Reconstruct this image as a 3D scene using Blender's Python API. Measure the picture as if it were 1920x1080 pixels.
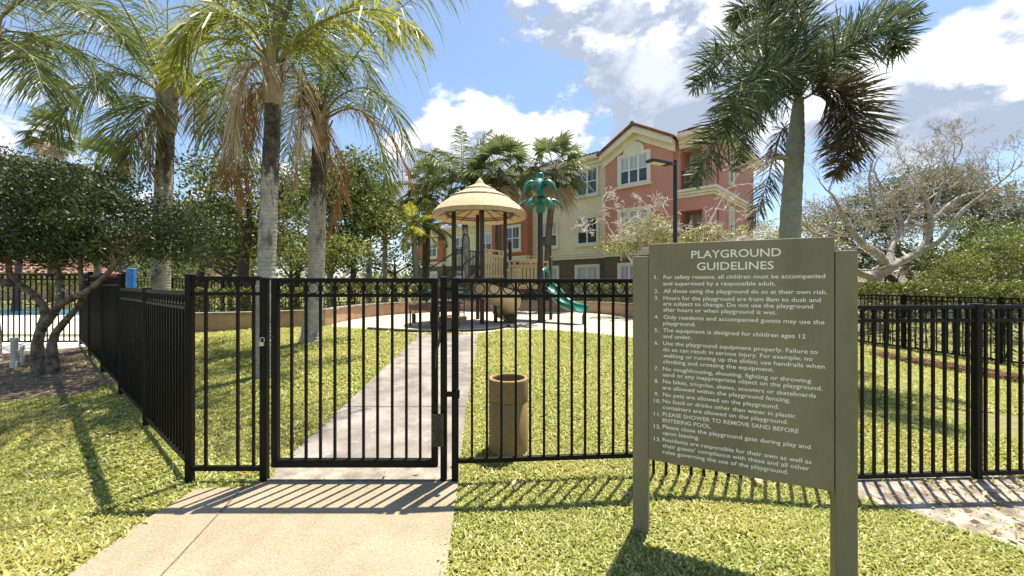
import bpy, math, random
import numpy as np
from mathutils import Vector as V, Matrix

for o in list(bpy.data.objects): bpy.data.objects.remove(o)
SC = bpy.context.scene
COL = SC.collection
R = math.radians
F, HX, HY, EYE = 740.0, 960.0, 533.0, 1.5      # how the photograph was taken: focal length in its pixels, horizon row, eye height

# ------------------------------------------------------------------ camera, sun, sky, exposure
cam = bpy.data.objects.new('camera', bpy.data.cameras.new('camera'))
COL.objects.link(cam); SC.camera = cam
cam.location = (0, 0, EYE); cam.rotation_euler = (R(90), 0, 0)
cam.data.sensor_width = 36; cam.data.lens = 36 * F / 1920
cam.data.shift_y = -(540 - HY) / 1920
cam.data.clip_start = 0.05; cam.data.clip_end = 3000

SUN_DIR = V((-0.274, -0.425, -1.54)).normalized()    # the way the light travels
sun = bpy.data.objects.new('sun', bpy.data.lights.new('sun', 'SUN'))
COL.objects.link(sun)
sun.data.energy = 3.9; sun.data.angle = R(0.55); sun.data.color = (1.0, 0.93, 0.80)
sun.rotation_euler = SUN_DIR.to_track_quat('-Z', 'Y').to_euler()

SC.view_settings.view_transform = 'Standard'; SC.view_settings.look = 'None'
SC.view_settings.gamma = 1.0; SC.view_settings.use_curve_mapping = False
SC.view_settings.exposure = 1.44
SC.cycles.max_bounces = 6; SC.cycles.diffuse_bounces = 3; SC.cycles.glossy_bounces = 2
SC.cycles.transparent_max_bounces = 4; SC.cycles.transmission_bounces = 3
SC.cycles.caustics_reflective = False; SC.cycles.caustics_refractive = False
SC.cycles.sample_clamp_indirect = 6.0

def pdir(x, y): return V(((x - HX) / F, 1.0, (HY - y) / F)).normalized()

class NT:
    def __init__(s, tree): s.t = tree; s.n = tree.nodes; s.l = tree.links
    def add(s, typ, ins=None, **kw):
        n = s.n.new(typ)
        for k, v in kw.items(): setattr(n, k, v)
        for k, v in (ins or {}).items(): s.put(n.inputs[k], v)
        return n
    def put(s, sock, v):
        if isinstance(v, bpy.types.NodeSocket): s.l.new(v, sock)
        else: sock.default_value = v
    def math(s, op, a, b=0.0, c=0.0, clamp=False):
        n = s.add('ShaderNodeMath', {0: a, 1: b, 2: c}, operation=op, use_clamp=clamp); return n.outputs[0]
    def vmath(s, op, a, b=(0, 0, 0), out=0):
        n = s.add('ShaderNodeVectorMath', {0: a, 1: b}, operation=op); return n.outputs[out]
    def mr(s, v, a, b, c=0.0, d=1.0, smooth=False):
        n = s.add('ShaderNodeMapRange', {'Value': v, 'From Min': a, 'From Max': b, 'To Min': c, 'To Max': d})
        if smooth: n.interpolation_type = 'SMOOTHSTEP'
        return n.outputs[0]
    def mix(s, f, a, b):
        n = s.add('ShaderNodeMix', data_type='RGBA'); s.put(n.inputs[0], f); s.put(n.inputs[6], a); s.put(n.inputs[7], b)
        return n.outputs[2]
    def noise(s, vec, scale, detail=4.0, rough=0.55, dist=0.0):
        ins = {'Scale': scale, 'Detail': detail, 'Roughness': rough, 'Distortion': dist}
        if vec is not None: ins['Vector'] = vec
        return s.add('ShaderNodeTexNoise', ins).outputs[0]

def rgba(c): return (c[0], c[1], c[2], 1.0)

def cloud_group():
    g = bpy.data.node_groups.new('cloud_density', 'ShaderNodeTree')
    g.interface.new_socket('Vector', in_out='INPUT', socket_type='NodeSocketVector')
    g.interface.new_socket('Density', in_out='OUTPUT', socket_type='NodeSocketFloat')
    t = NT(g); gi = t.add('NodeGroupInput'); go = t.add('NodeGroupOutput')
    d = t.vmath('NORMALIZE', gi.outputs[0])
    st = t.vmath('MULTIPLY', d, (1.0, 1.0, 1.7))
    big = t.noise(st, 3.1, 3.0, 0.5)
    fine = t.noise(t.vmath('ADD', st, (3.1, 7.7, 1.3)), 8.5, 9.0, 0.6, 0.25)
    acc = t.math('ADD', t.math('MULTIPLY', t.math('SUBTRACT', big, 0.5), 0.7), t.math('MULTIPLY', t.math('SUBTRACT', fine, 0.5), 1.9))
    blobs = [(960, 70, .10, .28), (1040, 60, .15, .45), (1150, 40, .17, .5), (1300, 60, .20, .45), (1450, 60, .2, .4), (1230, 140, .13, .32),
             (780, 275, .13, .5), (880, 245, .13, .42), (1000, 245, .15, .5), (1130, 225, .15, .45), (1260, 215, .15, .4), (900, 330, .25, .4),
             (1400, 200, .2, .35), (1800, 150, .17, .42), (1900, 90, .15, .42), (1700, 200, .13, .4), (1930, 190, .14, .3), (815, 140, .06, .30), (1600, 330, .25, .15),
             (300, 330, .3, .2), (80, 240, .2, .12),
             (700, 90, .22, -.5), (600, 150, .2, -.35), (860, 60, .10, -.45), (880, 170, .075, -.28), (1060, 155, .09, -.55), (970, 150, .10, -.40), (1170, 145, .07, -.35), (760, 30, .15, -.3), (1790, 15, .07, -.45), (1690, 60, .06, -.2), (1850, 300, .10, -.25),
             (350, 120, .3, -.2), (1180, 160, .05, -.18), (1500, 330, .12, -.15)]
    for (x, y, r, w) in blobs:
        dt = t.vmath('DOT_PRODUCT', d, tuple(pdir(x, y)), out=1)
        m = t.mr(dt, math.cos(r), math.cos(r * 0.25), 0, w, smooth=True)
        acc = t.math('ADD', acc, m)
    g.links.new(t.math('SUBTRACT', acc, 0.17), go.inputs[0])
    return g

world = bpy.data.worlds.new('World'); SC.world = world; world.use_nodes = True
def build_world():
    world.node_tree.nodes.clear(); t = NT(world.node_tree)
    out = t.add('ShaderNodeOutputWorld')
    sky = t.add('ShaderNodeTexSky', sky_type='NISHITA')
    sky.sun_disc = False; sky.sun_elevation = R(71.8); sky.sun_rotation = R(32.8)
    sky.air_density = 1.0; sky.dust_density = 0.6; sky.ozone_density = 2.0; sky.altitude = 0
    d = t.add('ShaderNodeTexCoord').outputs['Generated']
    g = cloud_group()
    a = t.add('ShaderNodeGroup', {0: d}, node_tree=g).outputs[0]
    up = t.vmath('ADD', d, (0.02, 0.0, 0.05))
    b = t.add('ShaderNodeGroup', {0: up}, node_tree=g).outputs[0]
    cover = t.mr(a, -0.04, 0.26, 0, 1, smooth=True)
    edge = t.math('SUBTRACT', a, b)                         # lit towards the sun, grey on the underside
    lit = t.mr(t.math('SUBTRACT', edge, t.math('MULTIPLY', a, 0.30)), -0.24, 0.12, 0, 1, smooth=True)
    puff = t.noise(t.vmath('MULTIPLY', d, (1.0, 1.0, 1.6)), 6.5, 8.0, 0.62, 0.3)
    lit = t.math('ADD', t.math('MULTIPLY', lit, .72), t.mr(puff, .40, .64, -.18, .42), clamp=True)
    ccol = t.mix(lit, (0.28, 0.33, 0.42, 1), (0.80, 0.81, 0.815, 1))
    skyc = t.mix(0.16, sky.outputs[0], (3.2, 4.7, 7.0, 1))
    bs = t.add('ShaderNodeBackground', {'Color': skyc, 'Strength': 0.071})
    bc = t.add('ShaderNodeBackground', {'Color': ccol, 'Strength': 0.67})
    mx = t.add('ShaderNodeMixShader', {0: cover, 1: bs.outputs[0], 2: bc.outputs[0]})
    t.l.new(mx.outputs[0], out.inputs[0])
build_world()

# ------------------------------------------------------------------ materials
MATS = {}
def mat(name, col, rough=0.7, var=None, scale=6.0, bump=0.0, bscale=40.0, metal=0.0, spec=0.5, coat=0.0, detail=5.0, lo=0.38, hi=0.62, stretch=None, grain=0.0, blot=None):
    if name in MATS: return MATS[name]
    m = bpy.data.materials.new(name); m.use_nodes = True; m.node_tree.nodes.clear()
    t = NT(m.node_tree); out = t.add('ShaderNodeOutputMaterial')
    b = t.add('ShaderNodeBsdfPrincipled', {'Roughness': rough, 'Metallic': metal, 'Specular IOR Level': spec, 'Coat Weight': coat})
    pos = t.add('ShaderNodeNewGeometry').outputs['Position']
    if stretch: pos = t.vmath('MULTIPLY', pos, stretch)
    c = rgba(col)
    if var is not None:
        n = t.noise(pos, scale, detail, 0.6)
        c = t.mix(t.mr(n, lo, hi), rgba(col), rgba(var))
    if grain:
        gn = t.noise(pos, 85.0, 3.0, 0.8); k = t.mr(gn, .3, .7, 1 - grain, 1 + grain)
        c = t.vmath('MULTIPLY', c, t.add('ShaderNodeCombineXYZ', {0: k, 1: k, 2: k}).outputs[0])
    if blot:
        bn = t.noise(t.vmath('ADD', pos, (13.1, 4.7, 2.2)), blot[1], 7.0, 0.68); c = t.mix(t.mr(bn, blot[2], blot[3]), c, rgba(blot[0]))
    t.put(b.inputs['Base Color'], c)
    if bump:
        n2 = t.noise(pos, bscale, 4.0, 0.6)
        bp = t.add('ShaderNodeBump', {'Strength': bump, 'Distance': 0.01, 'Height': n2})
        t.l.new(bp.outputs[0], b.inputs['Normal'])
    t.l.new(b.outputs[0], out.inputs[0]); MATS[name] = m
    return m

def leafmat(name, a, b, trans=0.35, rough=0.45, spec=0.4, tcol=None, extra=None, patch=None):
    """Leaves: colour varies leaf by leaf, light passes through them."""
    if name in MATS: return MATS[name]
    m = bpy.data.materials.new(name); m.use_nodes = True; m.node_tree.nodes.clear()
    t = NT(m.node_tree); out = t.add('ShaderNodeOutputMaterial')
    geo = t.add('ShaderNodeNewGeometry')
    rnd = geo.outputs['Random Per Island']
    c = t.mix(rnd, rgba(a), rgba(b))
    if patch:
        n = t.noise(geo.outputs['Position'], patch[0], 3.0, 0.6)
        c = t.mix(t.mr(n, patch[2], patch[3]), c, rgba(patch[1]))
    if extra:
        w = t.math('GREATER_THAN', t.math('FRACT', t.math('MULTIPLY', rnd, 37.7)), 1 - extra[1])
        c = t.mix(w, c, rgba(extra[0]))
    p = t.add('ShaderNodeBsdfPrincipled', {'Base Color': c, 'Roughness': rough, 'Specular IOR Level': spec})
    tc = t.mix(1.0, c, c) if tcol is None else t.mix(0.6, c, rgba(tcol))
    tr = t.add('ShaderNodeBsdfTranslucent', {'Color': tc})
    mx = t.add('ShaderNodeMixShader', {0: trans, 1: p.outputs[0], 2: tr.outputs[0]})
    t.l.new(mx.outputs[0], out.inputs[0]); MATS[name] = m
    return m

def trunkmat(name, a, b, stain, band=26.0, lo=0.5, hi=0.62, top=None, ring=.3):
    """Ringed palm trunk; above the height top the old dark bark is still on, with a ragged lower edge."""
    m = bpy.data.materials.new(name); m.use_nodes = True; m.node_tree.nodes.clear()
    t = NT(m.node_tree); out = t.add('ShaderNodeOutputMaterial')
    pos = t.add('ShaderNodeNewGeometry').outputs['Position']
    w = t.add('ShaderNodeTexWave', {'Vector': pos, 'Scale': band / 6.0, 'Distortion': 3.5, 'Detail': 3.0, 'Detail Scale': 2.5}, bands_direction='Z').outputs[1]
    n = t.noise(pos, 9.0, 7.0, 0.7)
    c = t.mix(t.mr(n, 0.33, 0.67), rgba(a), rgba(b))
    s = t.noise(t.vmath('MULTIPLY', pos, (1, 1, 0.6)), 4.2, 7.0, 0.72)
    c = t.mix(t.mr(s, lo, hi), c, rgba(stain))
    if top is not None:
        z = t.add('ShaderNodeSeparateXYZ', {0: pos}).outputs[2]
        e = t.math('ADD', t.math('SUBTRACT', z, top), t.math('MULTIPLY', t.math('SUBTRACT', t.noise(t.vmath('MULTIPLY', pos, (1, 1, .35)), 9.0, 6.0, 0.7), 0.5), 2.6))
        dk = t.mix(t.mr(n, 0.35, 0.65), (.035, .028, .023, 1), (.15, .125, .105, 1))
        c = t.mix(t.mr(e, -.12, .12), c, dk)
    c = t.mix(t.mr(w, 0.0, 0.22, ring, 0.0), c, rgba(stain))
    b_ = t.add('ShaderNodeBsdfPrincipled', {'Base Color': c, 'Roughness': 0.9, 'Specular IOR Level': .2})
    bp = t.add('ShaderNodeBump', {'Strength': 0.7, 'Distance': 0.015, 'Height': t.math('ADD', t.math('MULTIPLY', w, .6), n)})
    t.l.new(bp.outputs[0], b_.inputs['Normal']); t.l.new(b_.outputs[0], out.inputs[0]); MATS[name] = m
    return m

M = dict(
    black=mat('black_enamel', (.0035, .0031, .0028), .5, (.007, .006, .005), 9, spec=.18),
    sign=mat('sign_olive_paint', (.235, .205, .122), .6, (.185, .160, .092), 3.2, .12, 90, stretch=(1, 1, .35), grain=.05, blot=((.165, .138, .078), 5, .60, .80)),
    letter=mat('sign_letter_paint', (.88, .86, .78), .6),
    walk_out=mat('concrete_warm', (.325, .268, .182), .92, (.265, .213, .140), 2.1, .5, 120, detail=9, grain=.38, blot=((.22, .17, .105), 1.6, .56, .76)),
    walk_in=mat('concrete_grey', (.29, .258, .225), .92, (.15, .132, .115), 2.2, .3, 130, detail=9, grain=.35, blot=((.38, .34, .29), 3.4, .57, .70)),
    slab=mat('concrete_pale', (.34, .30, .245), .92, (.17, .15, .12), 7, .3, 130, detail=9, grain=.25),
    joint=mat('joint_dirt', (.12, .10, .075), .95, (.2, .16, .11), 30),
    sand=mat('play_sand', (.50, .44, .35), .95, (.38, .325, .25), 3.0, .7, 22, detail=9),
    dirt=mat('grey_dirt', (.40, .35, .295), .95, (.14, .108, .08), 7, .8, 40, detail=9),
    earth=mat('lawn_earth', (.13, .135, .035), .95, (.22, .19, .07), 9, .5, 60, detail=8),
    stucco_tan=mat('planter_stucco', (.50, .33, .20), .9, (.40, .26, .155), 3, .3, 60),
    coping=mat('coping_stone', (.20, .155, .12), .85, (.36, .29, .23), 5, .6, 30),
    deck=mat('pool_deck', (.72, .68, .60), .9, (.62, .58, .5), 3),
    water=mat('pool_water', (.07, .32, .50), .06, (.1, .42, .6), 2, .15, 12),
    pvc=mat('white_pvc', (.72, .70, .64), .5, (.5, .47, .4), 12),
    blue=mat('blue_plastic', (.03, .20, .62), .45, (.04, .24, .7), 4),
    can=mat('can_aggregate', (.30, .205, .085), .85, (.26, .175, .070), 26, .4, 150, detail=8, grain=.08, blot=((.21, .145, .06), 4, .60, .80)),
    can_rim=mat('can_rim_concrete', (.52, .41, .24), .85, (.43, .33, .18), 24, .4, 150),
    dark=mat('dark_inside', (.012, .010, .008), .9),
    steel=mat('padlock_steel', (.55, .53, .48), .3, metal=.9),
    hinge=mat('hinge_metal', (.055, .050, .045), .45, (.03, .027, .024), 14, metal=.4),
    pole_brown=mat('play_post_brown', (.030, .017, .012), .45, (.04, .024, .017), 4),
    plastic_tan=mat('plastic_tan', (.60, .45, .25), .45, (.55, .40, .21), 3),
    plastic_green=mat('plastic_green', (.009, .145, .108), .35, (.012, .18, .135), 3, coat=.3),
    steel_green=mat('rail_dark_green', (.010, .035, .028), .4),
    deck_brown=mat('deck_brown', (.10, .048, .035), .6, (.13, .065, .05), 6),
    pink=mat('stucco_pink', (.64, .295, .215), .92, (.57, .25, .18), 1.2, .25, 60, lo=.3, hi=.7),
    cream=mat('stucco_cream', (.86, .76, .50), .92, (.80, .68, .41), 1.2, .25, 60, lo=.3, hi=.7),
    terra=mat('stucco_terracotta', (.47, .165, .088), .92, (.42, .145, .076), 1.2, .25, 60, lo=.3, hi=.7),
    brownwall=mat('stucco_brown', (.165, .120, .075), .92, (.145, .105, .065), 1.2, .25, 60),
    trim=mat('cream_trim', (.86, .78, .57), .85, (.78, .69, .5), 2),
    sash=mat('white_sash', (.82, .81, .76), .5),
    glass=mat('window_glass', (.030, .036, .042), .06, (.06, .065, .065), 1.1, spec=.6),
    blind=mat('pale_blind', (.50, .50, .47), .5, (.42, .42, .40), 9, coat=.5, stretch=(1, 1, .05)),
    lamp=mat('lamp_black', (.012, .012, .012), .4),
    lens=mat('lamp_lens', (.75, .72, .64), .3),
    bark=mat('bark_mottled', (.25, .205, .15), .92, (.06, .045, .033), 11, .9, 26, detail=8),
    bark_dark=mat('bark_dark', (.050, .034, .024), .95, (.10, .07, .05), 9, .9, 22),
    bark_bare=mat('bark_pale', (.46, .40, .325), .9, (.27, .23, .185), 7, .6, 24),
    bark_white=mat('bark_white', (.74, .66, .57), .9, (.56, .48, .41), 8),
    fibre=mat('palm_fibre', (.30, .21, .135), .95, (.46, .37, .28), 9, .9, 30, stretch=(1, 1, .25)),
    stem=mat('frond_stem', (.20, .20, .075), .6, (.26, .22, .09), 5),
    stem_dry=mat('frond_stem_dry', (.33, .22, .10), .8, (.2, .12, .06), 5),
    shaft=mat('palm_crownshaft', (.16, .21, .09), .5, (.24, .25, .13), 4),
    litter=mat('fallen_twigs', (.15, .075, .045), .95, (.23, .13, .08), 12),
    paper=mat('pale_leaf', (.75, .72, .64), .8),
    rubber=mat('black_rubber', (.015, .014, .013), .8, (.03, .028, .026), 12),
    farwall=mat('far_stucco', (.55, .36, .26), .9, (.5, .32, .23), 2),
)
trunkmat('foxtail_trunk', (.33, .32, .26), (.24, .235, .185), (.15, .145, .11), 40, .60, .8)
trunkmat('fan_trunk', (.20, .145, .105), (.12, .085, .06), (.06, .042, .03), 40)
M['f_trunk'] = MATS['foxtail_trunk']; M['w_trunk'] = MATS['fan_trunk']
L = dict(
    queen=leafmat('queen_leaf', (.028, .052, .018), (.17, .20, .06), .42, tcol=(.26, .31, .05)),
    queen_y=leafmat('queen_leaf_yellow', (.10, .13, .025), (.34, .35, .06), .48, tcol=(.46, .46, .05)),
    dead=leafmat('dead_leaf', (.36, .27, .17), (.58, .47, .33), .3),
    rust=leafmat('rust_leaf', (.20, .10, .035), (.42, .23, .085), .35),
    foxtail=leafmat('foxtail_leaf', (.026, .050, .020), (.20, .235, .115), .34, rough=.5, spec=.3),
    foxbrown=leafmat('foxtail_leaf_brown', (.045, .048, .022), (.20, .15, .085), .25),
    fan=leafmat('fan_leaf', (.085, .12, .045), (.26, .29, .12), .35),
    yellow=leafmat('yellow_leaf', (.35, .36, .03), (.60, .52, .05), .45),
    dark=leafmat('dark_leaf', (.014, .028, .008), (.095, .125, .034), .28, rough=.42, spec=.4, extra=((.17, .19, .08), .03)),
    mid=leafmat('mid_leaf', (.045, .072, .015), (.25, .28, .062), .42, extra=((.30, .30, .10), .06)),
    light=leafmat('light_leaf', (.10, .145, .028), (.33, .37, .09), .42, extra=((.5, .48, .2), .06)),
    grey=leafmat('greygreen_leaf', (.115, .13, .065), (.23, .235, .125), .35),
    pale=leafmat('pale_leaf_green', (.24, .25, .085), (.46, .45, .19), .42),
    hedge=leafmat('hedge_leaf', (.070, .10, .020), (.20, .22, .05), .35, extra=((.42, .42, .12), .10)),
    hedge_y=leafmat('hedge_tip_leaf', (.20, .22, .04), (.42, .40, .09), .4),
    grass=leafmat('grass_blade', (.115, .165, .022), (.52, .52, .16), .36, rough=.55, spec=.3, tcol=(.58, .58, .09), extra=((.66, .60, .33), .14), patch=(.9, (.44, .40, .12), .45, .72)),
)

# ------------------------------------------------------------------ ground height and pixel helpers
def sm(x, a, b):
    t = np.clip((np.asarray(x, float) - a) / (b - a), 0, 1); return t * t * (3 - 2 * t)
def gz(x, y):
    x = np.asarray(x, float); y = np.asarray(y, float)
    z = 0.0432 * np.clip(y - 2.98, 0, 7.2) * (1 - sm(x, 3.5, 8))
    z = z - 0.10 * sm(x, .8, 2.6) * (1 - sm(y, 4, 7)) * (1 - sm(x, 3, 9)) - 0.25 * sm(x, 3, 9)
    return z
def G(px, py, dz=0.0):
    """The point of the ground that lies along a line of sight."""
    y = 3.0
    for _ in range(60):
        x = (px - HX) / F * y
        y = 0.5 * y + 0.5 * F * (EYE - float(gz(x, y))) / max(py - HY, 1)
    x = (px - HX) / F * y
    return V((x, y, float(gz(x, y)) + dz))
def P(px, py, y): return V(((px - HX) / F * y, y, EYE + (HY - py) / F * y))
def ground(x, y, dz=0.0): return V((x, y, float(gz(x, y)) + dz))

# ------------------------------------------------------------------ mesh helpers
ORG = {}
class MB:
    def __init__(s): s.v = []; s.f = []; s.mi = []; s.sm = []
    def add(s, vs, fs, mi=0, smooth=False):
        o = len(s.v); s.v += [tuple(p) for p in vs]
        for f in fs: s.f.append(tuple(i + o for i in f)); s.mi.append(mi); s.sm.append(smooth)
        return s
    def obox(s, c, ex, ey, ez, mi=0):
        c = V(c); vs = [c + ex * i + ey * j + ez * k for k in (-1, 1) for j in (-1, 1) for i in (-1, 1)]
        return s.add(vs, [(0, 2, 3, 1), (4, 5, 7, 6), (0, 1, 5, 4), (2, 6, 7, 3), (0, 4, 6, 2), (1, 3, 7, 5)], mi)
    def box(s, x0, x1, y0, y1, z0, z1, mi=0):
        return s.obox(((x0 + x1) / 2, (y0 + y1) / 2, (z0 + z1) / 2), V(((x1 - x0) / 2, 0, 0)), V((0, (y1 - y0) / 2, 0)), V((0, 0, (z1 - z0) / 2)), mi)
    def beam(s, a, b, w, h, mi=0):
        """A bar of rectangular section from a to b."""
        a, b = V(a), V(b); d = b - a; e = d.normalized(); side = e.cross(V((0, 0, 1)))
        if side.length < 1e-3: side = V((1, 0, 0))
        side.normalize(); up = side.cross(e)
        return s.obox((a + b) / 2, d / 2, side * w / 2, up * h / 2, mi)
    def post(s, p, w, z1, cap=True, bev=0.006):
        """A square tube standing at p, its edges bevelled, with a cap."""
        x, y, z0 = p; h = w / 2
        def ring(r, z): 
            b = bev; return [(x - r + b, y - r, z), (x + r - b, y - r, z), (x + r, y - r + b, z), (x + r, y + r - b, z), (x + r - b, y + r, z), (x - r + b, y + r, z), (x - r, y + r - b, z), (x - r, y - r + b, z)]
        prof = [(h, z0), (h, z1 - (.02 if cap else 0))]
        if cap: prof += [(h + .005, z1 - .02), (h + .005, z1 - .006), (h - .01, z1)]
        rs = [ring(r, z) for r, z in prof]; vs = sum(rs, []); fs = []
        for k in range(len(rs) - 1):
            for i in range(8): j = (i + 1) % 8; fs.append((k * 8 + i, k * 8 + j, k * 8 + 8 + j, k * 8 + 8 + i))
        fs.append(tuple(range((len(rs) - 1) * 8, len(rs) * 8)))
        return s.add(vs, fs)
    def tube(s, pts, rad, n=8, mi=0, caps=True):
        pts = [V(p) for p in pts]; k = len(pts)
        if not hasattr(rad, '__len__'): rad = [rad] * k
        vs = []; ref = None
        for i in range(k):
            d = (pts[min(i + 1, k - 1)] - pts[max(i - 1, 0)])
            d = d.normalized() if d.length > 1e-9 else V((0, 0, 1))
            if ref is None:
                ref = V((1, 0, 0)) if abs(d.x) < .8 else V((0, 1, 0))
            a = (ref - d * ref.dot(d)).normalized(); b = d.cross(a); ref = a
            for j in range(n):
                t = 2 * math.pi * j / n; vs.append(pts[i] + (a * math.cos(t) + b * math.sin(t)) * rad[i])
        fs = [(i * n + j, i * n + (j + 1) % n, (i + 1) * n + (j + 1) % n, (i + 1) * n + j) for i in range(k - 1) for j in range(n)]
        s.add(vs, fs, mi, True)
        if caps: s.add(vs[:n], [tuple(reversed(range(n)))], mi); s.add(vs[-n:], [tuple(range(n))], mi)
        return s
    def lathe(s, c, prof, n=32, mi=0, smooth=True, sx=1.0, jit=None):
        cx, cy, cz = c; vs = []
        for (r, z) in prof:
            for j in range(n):
                t = 2 * math.pi * j / n; vs.append((cx + r * math.cos(t), cy + r * math.sin(t), cz + z))
        fs = [(i * n + j, i * n + (j + 1) % n, (i + 1) * n + (j + 1) % n, (i + 1) * n + j) for i in range(len(prof) - 1) for j in range(n)]
        return s.add(vs, fs, mi, smooth)
    def build(s, name, m, parent=None, bevel=0.0):
        me = bpy.data.meshes.new(name)
        og = ORG.get(parent.name, V((0, 0, 0))) if parent else V((0, 0, 0))
        me.from_pydata([(p[0] - og.x, p[1] - og.y, p[2] - og.z) for p in s.v], [], s.f)
        for mm in (m if isinstance(m, (list, tuple)) else [m]): me.materials.append(mm)
        me.polygons.foreach_set('material_index', s.mi); me.polygons.foreach_set('use_smooth', s.sm); me.update()
        o = bpy.data.objects.new(name, me); COL.objects.link(o)
        if parent: o.parent = parent; ORG[o.name] = og
        else: ORG[o.name] = V((0, 0, 0))
        if bevel:
            b = o.modifiers.new('bevel', 'BEVEL'); b.width = bevel; b.segments = 2; b.limit_method = 'ANGLE'
        return o

def tag(o, label, cat, group=None, kind=None):
    if label: o['label'] = label
    if cat: o['category'] = cat
    if group: o['group'] = group
    if kind: o['kind'] = kind
    return o
def thing(name, label, cat, loc, group=None):
    o = bpy.data.objects.new(name, None); COL.objects.link(o); o.location = loc; o.empty_display_size = .2
    ORG[o.name] = V(loc); return tag(o, label, cat, group)
def np_mesh(name, verts, quads, m, parent=None, smooth=False):
    verts = np.asarray(verts, np.float32); quads = np.asarray(quads, np.int32)
    me = bpy.data.meshes.new(name)
    og = ORG.get(parent.name, V((0, 0, 0))) if parent else V((0, 0, 0))
    verts = verts - np.array(og, np.float32)
    k = quads.shape[1]
    me.vertices.add(len(verts)); me.vertices.foreach_set('co', verts.ravel())
    me.loops.add(quads.size); me.loops.foreach_set('vertex_index', quads.ravel())
    me.polygons.add(len(quads)); me.polygons.foreach_set('loop_start', np.arange(0, quads.size, k, dtype=np.int32))
    me.update(calc_edges=True)
    if smooth: me.polygons.foreach_set('use_smooth', np.ones(len(quads), bool))
    me.materials.append(m)
    o = bpy.data.objects.new(name, me); COL.objects.link(o)
    if parent: o.parent = parent
    ORG[o.name] = og
    return o

def cat_pts(ctrl, n):
    """A smooth curve through the control points."""
    c = [V(p) for p in ctrl]; c = [c[0] * 2 - c[1]] + c + [c[-1] * 2 - c[-2]]
    k = len(c) - 3; out = []
    for i in range(n):
        t = i / (n - 1) * k; j = min(int(t), k - 1); u = t - j
        a, b, d, e = c[j], c[j + 1], c[j + 2], c[j + 3]
        out.append(0.5 * ((2 * b) + (d - a) * u + (2 * a - 5 * b + 4 * d - e) * u * u + (3 * b - a - 3 * d + e) * u ** 3))
    return out

# ------------------------------------------------------------------ the ground, its paths and sheets
def axis(segs):
    out = []
    for a, b, st in segs: out += list(np.arange(a, b, st))
    return np.array(out + [segs[-1][1]])
xs = axis([(-600, -60, 60), (-60, -16, 4), (-16, 16, .4), (16, 60, 4), (60, 600, 60)])
ys = axis([(-60, -8, 6), (-8, 20, .4), (20, 60, 4), (60, 1200, 90)])
gx, gy = np.meshgrid(xs, ys)
gv = np.stack([gx.ravel(), gy.ravel(), gz(gx, gy).ravel()], 1)
ny, nx = gx.shape
ii, jj = np.meshgrid(np.arange(ny - 1), np.arange(nx - 1), indexing='ij'); b0 = (ii * nx + jj).ravel()
tag(np_mesh('ground', gv, np.stack([b0, b0 + 1, b0 + nx + 1, b0 + nx], 1), M['earth'], smooth=True), None, None, kind='structure')

def inside(poly, x, y):
    """Which of the points lie in the polygon (numpy)."""
    x = np.asarray(x); y = np.asarray(y); r = np.zeros(x.shape, bool); n = len(poly)
    for i in range(n):
        x1, y1 = poly[i][0], poly[i][1]; x2, y2 = poly[(i + 1) % n][0], poly[(i + 1) % n][1]
        c = ((y1 > y) != (y2 > y)) & (x < (x2 - x1) * (y - y1) / ((y2 - y1) or 1e-9) + x1); r ^= c
    return r
import bmesh
def sheet(name, poly, m, dz, step=.35, thick=.05):
    """A sheet laid on the ground: the outline cut into a grid, following the slope, with a skirt."""
    bm = bmesh.new(); f = bm.faces.new([bm.verts.new((p[0], p[1], 0)) for p in poly])
    x0, x1 = min(p[0] for p in poly), max(p[0] for p in poly); y0, y1 = min(p[1] for p in poly), max(p[1] for p in poly)
    for a, b, no, k in ((x0, x1, (1, 0, 0), 0), (y0, y1, (0, 1, 0), 1)):
        t = a + step
        while t < b - 1e-3:
            co = (t, 0, 0) if k == 0 else (0, t, 0)
            bmesh.ops.bisect_plane(bm, geom=bm.verts[:] + bm.edges[:] + bm.faces[:], plane_co=co, plane_no=no); t += step
    for v in bm.verts: v.co.z = float(gz(v.co.x, v.co.y)) + dz
    bnd = [e for e in bm.edges if e.is_boundary]
    ex = bmesh.ops.extrude_edge_only(bm, edges=bnd)
    for v in [q for q in ex['geom'] if isinstance(q, bmesh.types.BMVert)]: v.co.z -= thick
    bmesh.ops.recalc_face_normals(bm, faces=bm.faces[:])
    if sum(f.normal.z for f in bm.faces) < 0: bmesh.ops.reverse_faces(bm, faces=bm.faces[:])
    me = bpy.data.meshes.new(name); bm.to_mesh(me); bm.free(); me.materials.append(m)
    o = bpy.data.objects.new(name, me); COL.objects.link(o); return tag(o, None, None, kind='structure')

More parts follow.
